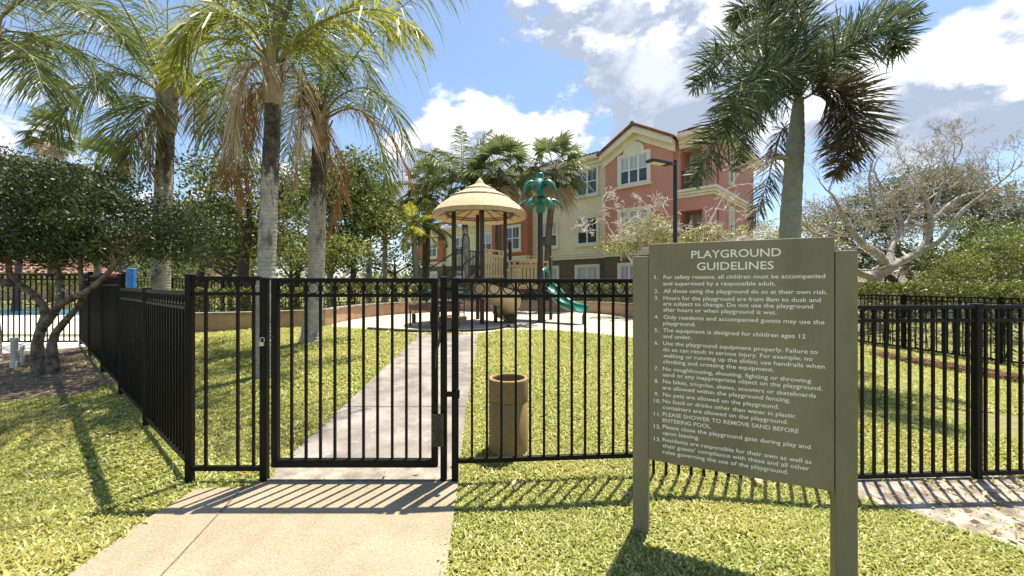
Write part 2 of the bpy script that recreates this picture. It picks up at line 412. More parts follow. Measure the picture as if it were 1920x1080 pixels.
rng = random.Random(5)
def g2(px, py): p = G(px, py); return (p.x, p.y)
def wob(poly, amp, n=6, r=rng):
    """The same outline with more points, pushed about a little."""
    out = []
    for i in range(len(poly)):
        a, b = V((*poly[i], 0)), V((*poly[(i + 1) % len(poly)], 0))
        for k in range(n):
            p = a.lerp(b, k / n); out.append((p.x + r.uniform(-amp, amp), p.y + r.uniform(-amp, amp)))
    return out
GATE_Y = 2.98
PATH_OUT = [(-2.19, 1.25), g2(137, 1080), g2(265, 985), g2(368, 922), g2(452, 918), g2(503, 908), g2(859, 908), g2(836, 1080), (-.36, 1.25)]
SLAB = [g2(503, 907), g2(521, 879), g2(862, 879), g2(860, 907)]
PATH_IN = [g2(521, 878), g2(560, 844), g2(672, 737), g2(786, 629), g2(898, 627), g2(871, 791), g2(863, 878)]
SAND = [g2(625, 614), g2(700, 622), g2(786, 627), g2(899, 626), g2(950, 619), g2(1000, 619), g2(1060, 622), g2(1120, 627), g2(1195, 636), (4.2, 9.6), (4.75, 11.5)] + \
       [(-.3 + 5.05 * math.cos(R(a)), 12.6 + 5.05 * math.sin(R(a))) for a in range(0, 181, 12)] + [(-5.3, 11.6)]
DIRT_R = wob([(2.55, 3.2), (6.5, 3.32), (6.5, 1.6), (4.2, 1.75), (3.1, 2.35), (2.75, 2.75)], .06, 6)
DIRT_L = wob([g2(-260, 650), g2(60, 655), g2(150, 652), g2(215, 715), g2(150, 742), g2(0, 748), g2(-260, 765)], .10, 7)
APRON = [g2(-400, 600), g2(152, 646), g2(60, 672), g2(-400, 676)]
sheet('path', PATH_OUT, M['walk_out'], .022); sheet('path', SLAB, M['slab'], .026); sheet('path', PATH_IN, M['walk_in'], .020)
sheet('sand', SAND, M['sand'], .012)
sheet('dirt', DIRT_R, M['dirt'], .008); sheet('dirt', DIRT_L, mat('brown_mulch', (.29, .20, .125), .95, (.085, .055, .035), 8, .8, 40, detail=9), .008)
sheet('pool_deck', [(-26, 9.15), (-8.9, 9.15), (-8.6, 8.1), (-9.6, 7.35), (-12, 7.2), (-26, 7.2)], M['deck'], .014)
sheet('pool_deck', [(-30, 9.5), (-9.6, 9.5), (-9.9, 15), (-30, 15)], M['deck'], .018)
sheet('pool_water', [(-27, 15.2), (-10.5, 15.2), (-11, 19), (-27, 19)], M['water'], .02)
def joint(name, a, b, w, dz):
    a, b = V(a), V(b); e = (b - a); s = V((-e.y, e.x, 0)).normalized() * w / 2; n = 14; vs = []
    for i in range(n + 1):
        p = a.lerp(b, i / n) + s * rng.uniform(-.3, .3); k = rng.uniform(.6, 1.3)
        for q in (p - s * k, p + s * k): vs.append((q.x, q.y, float(gz(q.x, q.y)) + dz))
    o = MB().add(vs, [(2 * i, 2 * i + 1, 2 * i + 3, 2 * i + 2) for i in range(n)]).build(name, M['joint']); return tag(o, None, None, kind='structure')
joint('path_joint', G(456, 919), G(296, 1095), .010, .0265)
joint('path_joint', G(503, 907), G(860, 907), .016, .031)
for a, b in (((640, 766), (876, 766)), ((728, 684), (889, 684)), ((762, 650), (895, 650))): joint('path_joint', G(*a), G(*b), .014, .0245)

# grass: blades in one object, thinner on the ground towards the distance
def grass(name, regions, seed):
    r = np.random.default_rng(seed); C_ = []; S_ = []
    for ri, (x0, x1, y0, y1, dens, ln) in enumerate(regions):
        n = int((x1 - x0) * (y1 - y0) * dens)
        x = r.uniform(x0, x1, n); y = r.uniform(y0, y1, n)
        keep = np.abs(x) < 1.36 * y + .5
        jx = x + r.normal(size=n) * .022; jy = y + r.normal(size=n) * .03
        for poly in (PATH_OUT, PATH_IN, SLAB, SAND): keep &= ~inside(poly, jx, jy)
        if ri < 2: keep &= (np.sin(x * 5.1 + 2 * np.sin(y * 3.7)) * np.sin(y * 6.3 + 1.5 * np.sin(x * 4.1)) + r.normal(size=n) * .3) > .25
        dl = inside(DIRT_L, x, y) | inside(DIRT_R, x, y); keep &= ~(dl & (r.random(n) > .035))
        keep &= ~((x < -8.4) & (y > 7.1))
        keep &= ~((y > 10.9) & (np.abs(x + .3) < 5.6))
        c = np.sin(x * 2.3 + 1.7 * np.sin(y * 1.9)) * np.sin(y * 2.9 + 1.3 * np.sin(x * 1.4))
        keep &= r.random(n) < (.80 + .25 * c)
        C_.append(np.stack([x[keep], y[keep]], 1)); S_.append(np.full(keep.sum(), ln) * (1 + .22 * c[keep]))
    p = np.concatenate(C_); ln = np.concatenate(S_); n = len(p); ln0 = ln * (p[:, 1] < 3.1)
    ln = ln * r.uniform(.55, 1.3, n); az = r.uniform(0, 2 * np.pi, n); lean = r.uniform(.55, 1.65, n)
    d = np.stack([np.cos(az), np.sin(az)], 1); s = np.stack([-np.sin(az), np.cos(az)], 1)
    w = ln * r.uniform(.09, .17, n) * np.where(ln0 > .055, .55, 1.0)
    z = gz(p[:, 0], p[:, 1])
    base = np.concatenate([p, z[:, None]], 1)
    def pt(t, wf):
        h = ln * (t * np.cos(lean * t)); o = ln * t * np.sin(lean * (.5 + .5 * t))
        c = base.copy(); c[:, :2] += d * o[:, None]; c[:, 2] += h
        q = np.zeros_like(c); q[:, :2] = s * (w * wf)[:, None]; return c - q, c + q
    a0, a1 = pt(0, .7); b0, b1 = pt(.55, 1.0); c0, c1 = pt(1.0, .12)
    v = np.stack([a0, a1, b0, b1, c0, c1], 1).reshape(-1, 3); k = np.arange(n)[:, None] * 6
    q = np.concatenate([k + np.array([[0, 1, 3, 2]]), k + np.array([[2, 3, 5, 4]])], 0)
    return np_mesh(name, v, q, L['grass'])
tag(grass('grass', [(-4.6, 4.4, 1.45, 3.1, 1300, .064), (-3.2, -1.6, 1.7, 2.7, 1600, .085), (-4.6, 4.4, 1.45, 3.0, 19000, .034), (-6, 5.2, 3.0, 5.0, 9000, .042), (-8.8, 10.6, 5.0, 8.0, 3400, .058), (-8, 10.6, 8.0, 11.0, 2000, .070), (3.5, 10.6, 11, 15, 420, .12)], 3), None, None, kind='stuff')

# ------------------------------------------------------------------ fences
def axes(a, b):
    e = V((b[0] - a[0], b[1] - a[1], 0)); l = e.length; e = e / l; return e, V((-e.y, e.x, 0)), l
def torus_mesh(rad, r, n=20, k=6):
    vs = []; fs = []
    for i in range(n):
        t = 2 * math.pi * i / n
        for j in range(k):
            u = 2 * math.pi * j / k; q = rad + r * math.cos(u); vs.append((q * math.cos(t), r * 1.5 * math.sin(u), q * math.sin(t)))
    for i in range(n):
        for j in range(k): fs.append((i * k + j, ((i + 1) % n) * k + j, ((i + 1) % n) * k + (j + 1) % k, i * k + (j + 1) % k))
    me = bpy.data.meshes.new('ring'); me.from_pydata(vs, [], fs); me.polygons.foreach_set('use_smooth', [True] * len(fs)); me.materials.append(M['black']); return me
RING = torus_mesh(.0395, .0042)
PICK = {}
def picket(parent, p, z0, z1, ang, w=.0175):
    key = (round(z1 - z0, 3), w)
    if key not in PICK:
        b = MB(); h = w / 2; b.box(-h, h, -h, h, 0, z1 - z0); o = b.build('picket', M['black']); PICK[key] = o.data; bpy.data.objects.remove(o)
    o = bpy.data.objects.new('picket', PICK[key]); COL.objects.link(o); o.parent = parent
    o.location = V((p[0], p[1], z0)) - ORG[parent.name]; o.rotation_euler.z = ang
def ring(parent, p, z, ang):
    o = bpy.data.objects.new('ring', RING); COL.objects.link(o); o.parent = parent
    o.location = V((p[0], p[1], z)) - ORG[parent.name]; o.rotation_euler.z = ang
def rail(parent, a, b, z, h, w=.030):
    MB().beam(V((a[0], a[1], z)), V((b[0], b[1], z)), w, h).build('rail', M['black'], parent, .003)
def panel(parent, a, b, ztop, zsec, zbot, spots=None, gap=.1085, rings=True, single=True):
    """Three rails, the bars between them and the row of rings under the top rail."""
    e, n, l = axes(a, b); ang = math.atan2(e.y, e.x)
    rail(parent, a, b, ztop - .016, .032, .034); rail(parent, a, b, zsec, .026); rail(parent, a, b, zbot, .036)
    if spots is None:
        k = max(1, round(l / gap)); spots = [l * (i + .5) / k for i in range(k)]
    at = lambda s: (a[0] + e.x * s, a[1] + e.y * s)
    if single:
        for s in spots: picket(parent, at(s), zbot + .018, ztop - .032, ang)
        if rings:
            full = sorted(spots + [-gap * .5, l + gap * .5])
            for s in [(p + q) / 2 for p, q in zip(spots, spots[1:])] : ring(parent, at(s), (ztop - .032 + zsec + .013) / 2, ang)
    else:
        mb = MB()
        for s in spots:
            p = at(s); mb.obox((p[0], p[1], (zbot + ztop) / 2 - .01), e * .009, n * .009, V((0, 0, (ztop - zbot) / 2 - .02)))
            mb.add([tuple(V((p[0], p[1], (ztop + zsec) / 2)) + (e * math.cos(t) * q + V((0, 0, 1)) * math.sin(t) * q) + e * gap / 2) for t in [i * math.pi / 6 for i in range(12)] for q in (.038, .046)],
                   [(2 * i, 2 * i + 1, (2 * i + 3) % 24, (2 * i + 2) % 24) for i in range(12)])
        o = mb.build('picket_row', M['black'], parent)

X = lambda px, y=GATE_Y: (px - HX) / F * y
ZT, ZS, ZB = 1.546, 1.416, .150
# short panel between the corner post and the gate post
fl = thing('metal_fence', 'short black railing panel between the corner post and the padlocked gate post, one bar missing', 'fence', (X(357), GATE_Y, 0))
a, b = (X(362.5), GATE_Y), (X(489.5), GATE_Y)
MB().post((X(356), GATE_Y, -.03), .050, 1.578).build('post', M['black'], fl)
MB().post((X(496), GATE_Y, -.03), .052, 1.552).build('post', M['black'], fl)
panel(fl, a, b, 1.560, 1.428, .112, [X(386) - a[0], X(446) - a[0], X(475.5) - a[0]], rings=False)
for px in (377, 406, 433, 462): ring(fl, (X(px), GATE_Y), 1.486, 0)
# gate
gate = thing('gate', 'black metal walk-through gate of upright bars, closed across the concrete path', 'gate', (X(665), GATE_Y, 0))
for x0, x1 in ((X(511), X(511) + .047), (X(809.5), X(821))):
    MB().box(x0, x1, GATE_Y - .023, GATE_Y + .023, .124, ZT).build('stile', M['black'], gate, .004)
xs0, xs1 = X(511) + .047, X(809.5)
for z0, z1, w in ((1.512, 1.546, .036), (1.403, 1.429, .028), (.124, .182, .044)):
    MB().box(xs0 - .002, xs1 + .002, GATE_Y - w / 2, GATE_Y + w / 2, z0, z1).build('rail', M['black'], gate, .003)
gp_ = [547, 574, 601, 628, 655, 681.7, 708, 735.5, 762, 788]
for p in gp_: picket(gate, (X(p), GATE_Y), .182, 1.512, 0)
for p in [534] + [(u + v) / 2 for u, v in zip(gp_, gp_[1:])] + [801]: ring(gate, (X(p), GATE_Y), 1.470, 0)
hb = MB()
for x0, x1 in ((811, 821), (824.5, 834)): hb.box(X(x0), X(x1), GATE_Y - .046, GATE_Y - .0415, .292, .536)
hb.tube([(X(822.8), GATE_Y - .045, .292), (X(822.8), GATE_Y - .045, .536)], .008)
for px in (816, 829):
    for z in (.33, .41, .455, .51): hb.tube([(X(px), GATE_Y - .052, z), (X(px), GATE_Y - .045, z)], .007, 8)
hb.build('hinge', M['hinge'], gate)
sp = MB(); sp.tube([P(826, 616, GATE_Y - .05), P(824, 640, GATE_Y - .055), P(818, 658, GATE_Y - .05), P(817, 690, GATE_Y - .04)], .009, 8)
sp.build('closer_spring', M['hinge'], gate)
# right run: hinge post, second post, then panels that drift back and step down
fr = thing('metal_fence', 'black railing from the gate hinge past the trash can and behind the sign', 'fence', (X(832), GATE_Y, 0))
MB().post((X(832), GATE_Y + .004, -.03), .046, 1.560).build('post', M['black'], fr)
MB().post((X(853.5), GATE_Y, -.03), .048, 1.552).build('post', M['black'], fr)
br = MB(); br.box(X(838), X(862), GATE_Y - .045, GATE_Y - .032, .662, .700); br.box(X(857), X(863), GATE_Y - .050, GATE_Y - .030, .650, .712)
br.box(X(836), X(848), GATE_Y - .012, GATE_Y + .012, 1.452, 1.478); br.build('bracket', M['black'], fr)
A = (X(860), GATE_Y); B = (1.005, 3.085); e, n, l = axes(A, B)
s_of = lambda px: ((px - HX) / F * A[1] - A[0]) / (e.x - (px - HX) / F * e.y)
panel(fr, A, B, ZT - .004, 1.410, .168, [s_of(p) for p in (885, 913, 940, 967, 994, 1020, 1047, 1072, 1097, 1123, 1149.5, 1175)])
MB().post((1.030, 3.09, -.12), .056, 1.552).build('post', M['black'], fr)
A = (1.060, 3.095); B = (3.787, 3.237)
panel(fr, A, B, 1.330, 1.205, -.050, gap=.1005)
MB().post((3.815, 3.24, -.20), .052, 1.345).build('post', M['black'], fr)
panel(fr, (3.843, 3.243), (5.9, 3.35), 1.330, 1.205, -.050, gap=.1005)
MB().post((5.95, 3.36, -.25), .076, 1.345).build('post', M['black'], fr)
# side run: leaves the corner post back to the left, stepping up twice
fs = thing('metal_fence', 'long black side fence running back left from the corner post, seen almost edge-on', 'fence', (X(357), GATE_Y, 0))
C0 = V((X(352), GATE_Y + .02, 0)); sd = V((-.7805, .625, 0)).normalized()
def s_side(px): k = (px - HX) / F; return (k * C0.y - C0.x) / (sd.x - k * sd.y)
ss = [0, s_side(275), s_side(228), s_side(194), s_side(170), s_side(152)]
tops = [1.448, 1.455, 1.62, 1.66, 1.72]; pts_s = [C0 + sd * s for s in ss]
for i in range(5):
    p, q = pts_s[i] + sd * .035, pts_s[i + 1] - sd * .035
    g0 = max(float(gz(p.x, p.y)), float(gz(q.x, q.y)))
    panel(fs, p, q, tops[i], tops[i] - .13, g0 + .10, gap=.102)
    zt = max(tops[i], tops[i + 1] if i < 4 else tops[i]) + .012
    MB().post((pts_s[i + 1].x, pts_s[i + 1].y, float(gz(pts_s[i + 1].x, pts_s[i + 1].y)) - .04), .050, zt).build('post', M['black'], fs)
END = pts_s[-1]
# far left run, square on to us
ff = thing('metal_fence', 'black picket fence far left between the leaning tree and the pale pool deck', 'fence', (END.x, END.y, 0.2))
q0 = V((END.x - .04, END.y, 0))
for k in range(4):
    q1 = q0 + V((-1.85, -.06, 0)); g0 = float(gz(q1.x, q1.y))
    panel(ff, q0 - V((.03, 0, 0)), q1 + V((.03, 0, 0)), 1.72, 1.60, g0 + .08, gap=.11)
    MB().post((q1.x, q1.y, g0 - .04), .055, 1.75).build('post', M['black'], ff); q0 = q1
# back right run
fb = thing('metal_fence', 'black fence at the far right edge of the lawn, in front of the clipped hedge', 'fence', (10.3, 11.8, -.2))
bp = [(9.95, 14.2), (10.2, 12.35), (10.42, 10.5), (10.72, 8.65), (11.05, 6.8), (11.35, 5.0)]
for p, q in zip(bp, bp[1:]):
    panel(fb, p, q, 1.205, 1.08, -.165, gap=.108, single=False)
for p in bp: MB().post((p[0], p[1], -.28), .055, 1.235).build('post', M['black'], fb)
# fence beyond the planter, left of centre, and the one behind the side fence
fp = thing('metal_fence', 'low black fence far behind the side fence, near the grey palm trunk', 'fence', (-12, 14.5, .3))
for k in range(4):
    p, q = (-14.5 + 1.9 * k, 14.6), (-12.6 + 1.9 * k, 14.6); panel(fp, p, q, 1.72, 1.6, .42, gap=.12, single=False)
    MB().post((p[0], p[1], .25), .07, 1.75).build('post', M['black'], fp)
# padlock
pl = thing('padlock', 'small silver padlock hanging on the gate post', 'padlock', P(491, 650, GATE_Y - .06))
lk = MB(); c = P(491, 645, GATE_Y - .062); lk.obox(c, V((.017, 0, 0)), V((0, .008, 0)), V((0, 0, .015))); lk.build('body', M['steel'], pl, .003)
sh = MB(); sh.tube([c + V((-.012, 0, .016)), c + V((-.012, 0, .034)), c + V((-.006, 0, .046)), c + V((.004, .004, .048)), c + V((.012, .008, .042)), c + V((.013, .008, .016))], .0035, 6); sh.build('shackle', M['steel'], pl)
hs = MB(); hs.tube([c + V((.0, .02, .046)), c + V((.03, .015, .046)), c + V((.075, .02, .05))], .004, 6); hs.build('hasp', M['hinge'], pl)

# ------------------------------------------------------------------ the sign
YL = F * 1.545 / 485; YR = YL / 1.184
SL = V(((1217 - HX) / F * YL, YL, 0)); SR = V(((1563 - HX) / F * YR, YR, 0))
se = (SR - SL); SW = se.length; se.normalize(); sn = V((se.y, -se.x, 0))       # sn faces the viewer
SZ1 = EYE + (HY - 458) / F * YL; SZ0 = EYE + (HY - 860) / F * YL
sign = thing('sign', 'tall olive board on two posts headed PLAYGROUND GUIDELINES with thirteen rules', 'sign', (SL.x, SL.y, float(gz(SL.x, SL.y))))
mid = (SL + SR) / 2
MB().obox(V((mid.x, mid.y, (SZ0 + SZ1) / 2)), se * (SW / 2), sn * .016, V((0, 0, (SZ1 - SZ0) / 2))).build('board', M['sign'], sign, .004)
for base, sg, ztop in ((SL, -1, 1.668), (SR, 1, 1.668)):
    c = base + se * sg * .0475; g0 = float(gz(c.x, c.y)) - .08
    o = MB().obox(V((c.x, c.y, (g0 + ztop) / 2)) - sn * .026, se * .0445, sn * .0445, V((0, 0, (ztop - g0) / 2))).build('post', M['sign'], sign, .004)
def on_board(px, py):
    """Where a line of sight meets the board: metres from its left edge, and height."""
    k = (px - HX) / F; p0 = SL + sn * .016
    s = (k * p0.y - p0.x) / (se.x - k * se.y); y = p0.y + se.y * s
    return s, EYE + (HY - py) / F * y
def lettering(name, rows, parent, label=None):
    """rows: (text, s of the left end, s of the right end, z of the baseline, cap height)"""
    allv, allf = [], []
    for text, s0, s1, zb, ch in rows:
        cu = bpy.data.curves.new('t', 'FONT'); cu.body = text; cu.resolution_u = 3; cu.extrude = 0.0; cu.size = 1.0
        if len(rows) > 3 or True: cu.offset = 0.010
        o = bpy.data.objects.new('t', cu); COL.objects.link(o); bpy.context.view_layer.update()
        dg = bpy.context.evaluated_depsgraph_get(); me = bpy.data.meshes.new_from_object(o.evaluated_get(dg))
        vs = [v.co.copy() for v in me.vertices]; fs_ = [tuple(p.vertices) for p in me.polygons]
        bpy.data.objects.remove(o); bpy.data.curves.remove(cu); bpy.data.meshes.remove(me)
        x0, x1 = min(v.x for v in vs), max(v.x for v in vs); kx = (s1 - s0) / (x1 - x0); kz = ch / .729
        off = len(allv)
        for v in vs:
            p = SL + se * (s0 + (v.x - x0) * kx) + sn * .0172; allv.append((p.x, p.y, zb + v.y * kz))
        allf += [tuple(i + off for i in f) for f in fs_]
    return MB().add(allv, allf).build(name, M['letter'], parent)
def zpx(zx, zy, top): return 1190 + zx / 4.155, top + zy / 4.155
rows = []
for text, l_, r_, yl, ch in (('PLAYGROUND', 441, 1140, 184, .0445), ('GUIDELINES', 485, 1083, 276, .0445)):
    a, zb = on_board(*zpx(l_, yl, 440)); b, _ = on_board(*zpx(r_, yl, 440)); rows.append((text, a, b, zb, ch))
lettering('heading_text', rows, sign)
T1, T2 = 440, 680
RULES = [
 ('1.', 345, T1, [('For safety reasons, all children must be accompanied', 225, 1485, 345), ('and supervised by a responsible adult.', 222, 1098, 395)]),
 ('2.', 453, T1, [('All those using the playground do so at their own risk.', 225, 1500, 453)]),
 ('3.', 505, T1, [('Hours for the playground are from 8am to dusk and', 225, 1450, 507), ('are subject to change. Do not use the playground', 222, 1390, 551), ('after hours or when playground is wet.', 222, 1105, 598)]),
 ('4.', 653, T1, [('Only residents and accompanied guests may use the', 225, 1478, 656), ('playground.', 222, 475, 703)]),
 ('5.', 755, T1, [('The equipment is designed for children ages 12', 222, 1332, 757), ('and under.', 222, 445, 804)]),
 ('6.', 855, T1, [('Use the playground equipment properly. Failure to', 222, 1425, 859), ('do so can result in serious injury. For example, no', 222, 1385, 907), ('walking or running up the slides; use handrails when', 222, 1480, 954), ('climbing and crossing the equipment.', 222, 1085, 1001)]),
 ('7.', 55, T2, [('No roughhousing, shouting, fighting or throwing', 220, 1375, 60), ('sand or any inappropriate object on the playground.', 220, 1462, 105)]),
 ('8.', 155, T2, [('No bikes, tricycles, skates, scooters or skateboards', 220, 1412, 158), ('are allowed within the playground fencing.', 218, 1212, 206)]),
 ('9.', 255, T2, [('No pets are allowed on the playground.', 220, 1125, 260)]),
 ('10.', 308, T2, [('No food or drinks other than water in plastic', 218, 1252, 311), ('containers are allowed on the playground.', 218, 1195, 359)]),
 ('11.', 410, T2, [('PLEASE SHOWER TO REMOVE SAND BEFORE', 218, 1277, 413), ('ENTERING POOL.', 218, 598, 461)]),
 ('12.', 507, T2, [('Please close the playground gate during play and', 218, 1370, 510), ('upon leaving.', 218, 505, 558)]),
 ('13.', 605, T2, [('Residents are responsible for their own as well as', 218, 1377, 611), ("their guests' compliance with these and all other", 218, 1360, 658), ('rules governing the use of the playground.', 218, 1197, 706)])]
for num, yn, top, lines in RULES:
    wn = 30 if len(num) == 2 else 54
    rs = []
    a, zb = on_board(*zpx(150 if len(num) == 3 else 155, yn, top)); b, _ = on_board(*zpx((150 if len(num) == 3 else 155) + wn, yn, top)); lettering('rule_number', [(num, a, b, zb, .0225)], sign)
    for text, l_, r_, yl in lines:
        # the left end gives the height of a row; rows are level on the board
        a, zb = on_board(*zpx(l_, yl, top)); yr = yl
        b, _ = on_board(*zpx(r_, yr, top)); rs.append((text, a, b, zb, .0232))
    lettering('rule_text', rs, sign)

# ------------------------------------------------------------------ trash can
tc = G(953, 861); tc.y += .16; tc = ground(tc.x, tc.y)
ky = tc.y / F; TR = 37.3 * ky; TH = EYE + (HY - 707) * ky - tc.z
can = thing('trash_can', 'round tan concrete trash can with an open top, on the grass behind the railing', 'trash can', tc)
zs = TH - 40 * ky
MB().lathe(tc, [(TR * .965, -.03), (TR * .975, .02), (TR * .975, zs - .012), (TR * .93, zs - .004), (TR * .93, zs)], 48).build('body', M['can'], can)
MB().lathe(tc, [(TR * .9, zs - .002), (TR * .985, zs), (TR * .985, zs + .01), (TR, TH - .014), (TR * .985, TH - .004), (TR * .96, TH), (TR * .85, TH), (TR * .82, TH - .006), (TR * .81, TH - .02), (TR * .80, zs - .02)], 48).build('lid', M['can'], can)
MB().lathe(tc, [(TR * .80, zs + .01), (TR * .78, TH - .40), (.001, TH - .40)], 32).build('liner', M['dark'], can)

# ------------------------------------------------------------------ planter wall and hedge round the sand
def wall_strip(name, pts, t, z0, z1, m, parent):
    """A wall of thickness t to the left of the line of points."""
    mb = MB(); k = len(pts); vs = []
    for i in range(k):
        d = (V((*pts[min(i + 1, k - 1)], 0)) - V((*pts[max(i - 1, 0)], 0))).normalized(); nn = V((-d.y, d.x, 0))
        p = V((*pts[i], 0)); g = z0 if z0 is not None else float(gz(p.x, p.y)) - .05
        for q in (p, p + nn * t):
            for z in (g, z1): vs.append((q.x, q.y, z))
    fs_ = []
    for i in range(k - 1):
        a, b = 4 * i, 4 * i + 4
        fs_ += [(a, b, b + 1, a + 1), (a + 1, b + 1, b + 3, a + 3), (a + 3, b + 3, b + 2, a + 2)]
    fs_ += [(0, 1, 3, 2), (4 * k - 4, 4 * k - 2, 4 * k - 1, 4 * k - 3)]
    return mb.add(vs, fs_).build(name, m, parent)
ARC = [(-.3 + 5.08 * math.cos(R(a)), 12.6 + 5.08 * math.sin(R(a))) for a in range(-8, 193, 6)]
LEFTW = [(-5.35, 11.3), (-5.9, 10.75), (-6.8, 10.2), (-7.8, 9.85), (-9.3, 9.6)]
line = [(p[0], p[1]) for p in reversed(ARC + LEFTW)]
line = list(reversed(line))
pw = thing('planter_wall', 'low curved tan stucco planter wall with stone coping behind the sand', 'wall', (-.3, 17.7, .3))
wall_strip('wall', [(p[0] , p[1]) for p in reversed(line)], .20, None, .72, M['stucco_tan'], pw)
def offset(pts, d):
    out = []
    for i in range(len(pts)):
        e_ = (V((*pts[min(i + 1, len(pts) - 1)], 0)) - V((*pts[max(i - 1, 0)], 0))).normalized(); out.append((pts[i][0] - e_.y * d, pts[i][1] + e_.x * d))
    return out
rl = list(reversed(line))
wall_strip('coping', offset(rl, -.03), .27, .722, .785, M['coping'], pw)

def quads_leaves(c, size, r, flat=0.0, aspect=.55):
    """Leaf-shaped faces at the points c."""
    n = len(c); d = r.normal(size=(n, 3)); d[:, 2] *= (1 - flat); d[:, 2] -= .15; d /= np.linalg.norm(d, axis=1)[:, None]
    q = r.normal(size=(n, 3)); q[:, 2] += flat * 0; s = np.cross(d, q); s /= np.linalg.norm(s, axis=1)[:, None]
    l = size * r.uniform(.6, 1.35, n); nrm = np.cross(d, s)
    a = c - d * (l * .5)[:, None]; b = c + d * (l * .5)[:, None]; m_ = c - nrm * (l * .08)[:, None]
    w = (l * aspect * .5)[:, None]
    v = np.stack([a, m_ + s * w, b, m_ - s * w], 1).reshape(-1, 3); k = np.arange(n)[:, None] * 4
    return v, k + np.array([[0, 1, 2, 3]])
def blob_points(r, ell, nclump, per, cr, shell=.55):
    """Leaf positions in clumps spread through ellipsoids (centre, radii)."""
    vol = np.array([e_[1][0] * e_[1][1] * e_[1][2] for e_ in ell]) ** .75; k = r.choice(len(ell), nclump, p=vol / vol.sum())
    c = np.array([e_[0] for e_ in ell])[k]; rad = np.array([e_[1] for e_ in ell])[k]
    d = r.normal(size=(nclump, 3)); d /= np.linalg.norm(d, axis=1)[:, None]
    q = c + d * rad * (shell + (1 - shell) * r.random(nclump) ** .7)[:, None] * r.uniform(.86, 1.08, nclump)[:, None]
    pts = np.repeat(q, per, 0) + r.normal(size=(nclump * per, 3)) * cr * np.repeat(r.uniform(.5, 1.4, nclump), per)[:, None] * np.array([1, 1, .6])
    return pts, q
def hedge(name, label, path, w, z0, z1, seed, per_m=1500, m=None, size=.07, group=None):
    """A clipped hedge: leaves through the outer layer of a long box, over a dark woody core."""
    r = np.random.default_rng(seed); pts = []
    root = thing(name, label, 'hedge', (path[0][0], path[0][1], z0), group); core = MB()
    for a, b in zip(path, path[1:]):
        e_, n_, l_ = axes(a, b); k = int(l_ * per_m)
        t = r.random(k) * l_; u = r.uniform(-1, 1, k); h = r.random(k); face = r.random(k)
        u = np.where(face < .38, np.sign(u) * (1 - .25 * r.random(k) ** 2), u); h = np.where(face >= .38, 1 - .22 * r.random(k) ** 2, h)
        x = a[0] + e_.x * t + n_.x * u * w / 2; y = a[1] + e_.y * t + n_.y * u * w / 2
        z = z0 + (z1 - z0) * h + .035 * np.sin(x * 5) + .035 * np.sin(y * 7.3) + r.normal(size=k) * .02
        pts.append(np.stack([x, y, z], 1))
        for q in range(max(2, int(l_ / .16))):
            s = r.random() * l_; uu = r.uniform(-.3, .3) * w; p = V((a[0] + e_.x * s + n_.x * uu, a[1] + e_.y * s + n_.y * uu, z0))
            core.tube([p, p + V((r.normal() * .06, r.normal() * .06, (z1 - z0) * .5)), p + V((r.normal() * .14, r.normal() * .14, (z1 - z0) * .92))], [.014, .010, .004], 4)
    pts = np.concatenate(pts); v, q = quads_leaves(pts, size, r, aspect=.6)
    np_mesh('foliage', v, q, m or L['hedge'], root); core.build('stems', M['bark_dark'], root)
    return root
hp = [(-.3 + 5.95 * math.cos(R(a)), 12.6 + 5.95 * math.sin(R(a))) for a in range(-6, 181, 11)]
hedge('hedge', 'clipped green hedge with yellow tips in the curved planter behind the play sand', hp, 1.0, .70, 1.52, 11, 1500)
hedge('hedge', 'dark planter hedge at left between the palm trunks and the tan wall', [(-5.7, 12.1), (-6.6, 11.2), (-8.2, 10.6), (-10, 10.3)], .8, .70, 1.34, 12, 1700, L['mid'])
hedge('hedge', 'light clipped hedge behind the far right fence', [(11.3, 6.2), (11.1, 8.6), (10.85, 10.5), (10.75, 12.4), (10.5, 14.5)], .8, -.25, 1.52, 13, 1900, L['hedge'])
hedge('hedge', 'low hedge beyond the pool at the far left', [(-30, 20.3), (-22, 20.3), (-15, 20.0), (-10.5, 19.6)], .9, .3, 1.75, 14, 700, L['hedge'], .1)

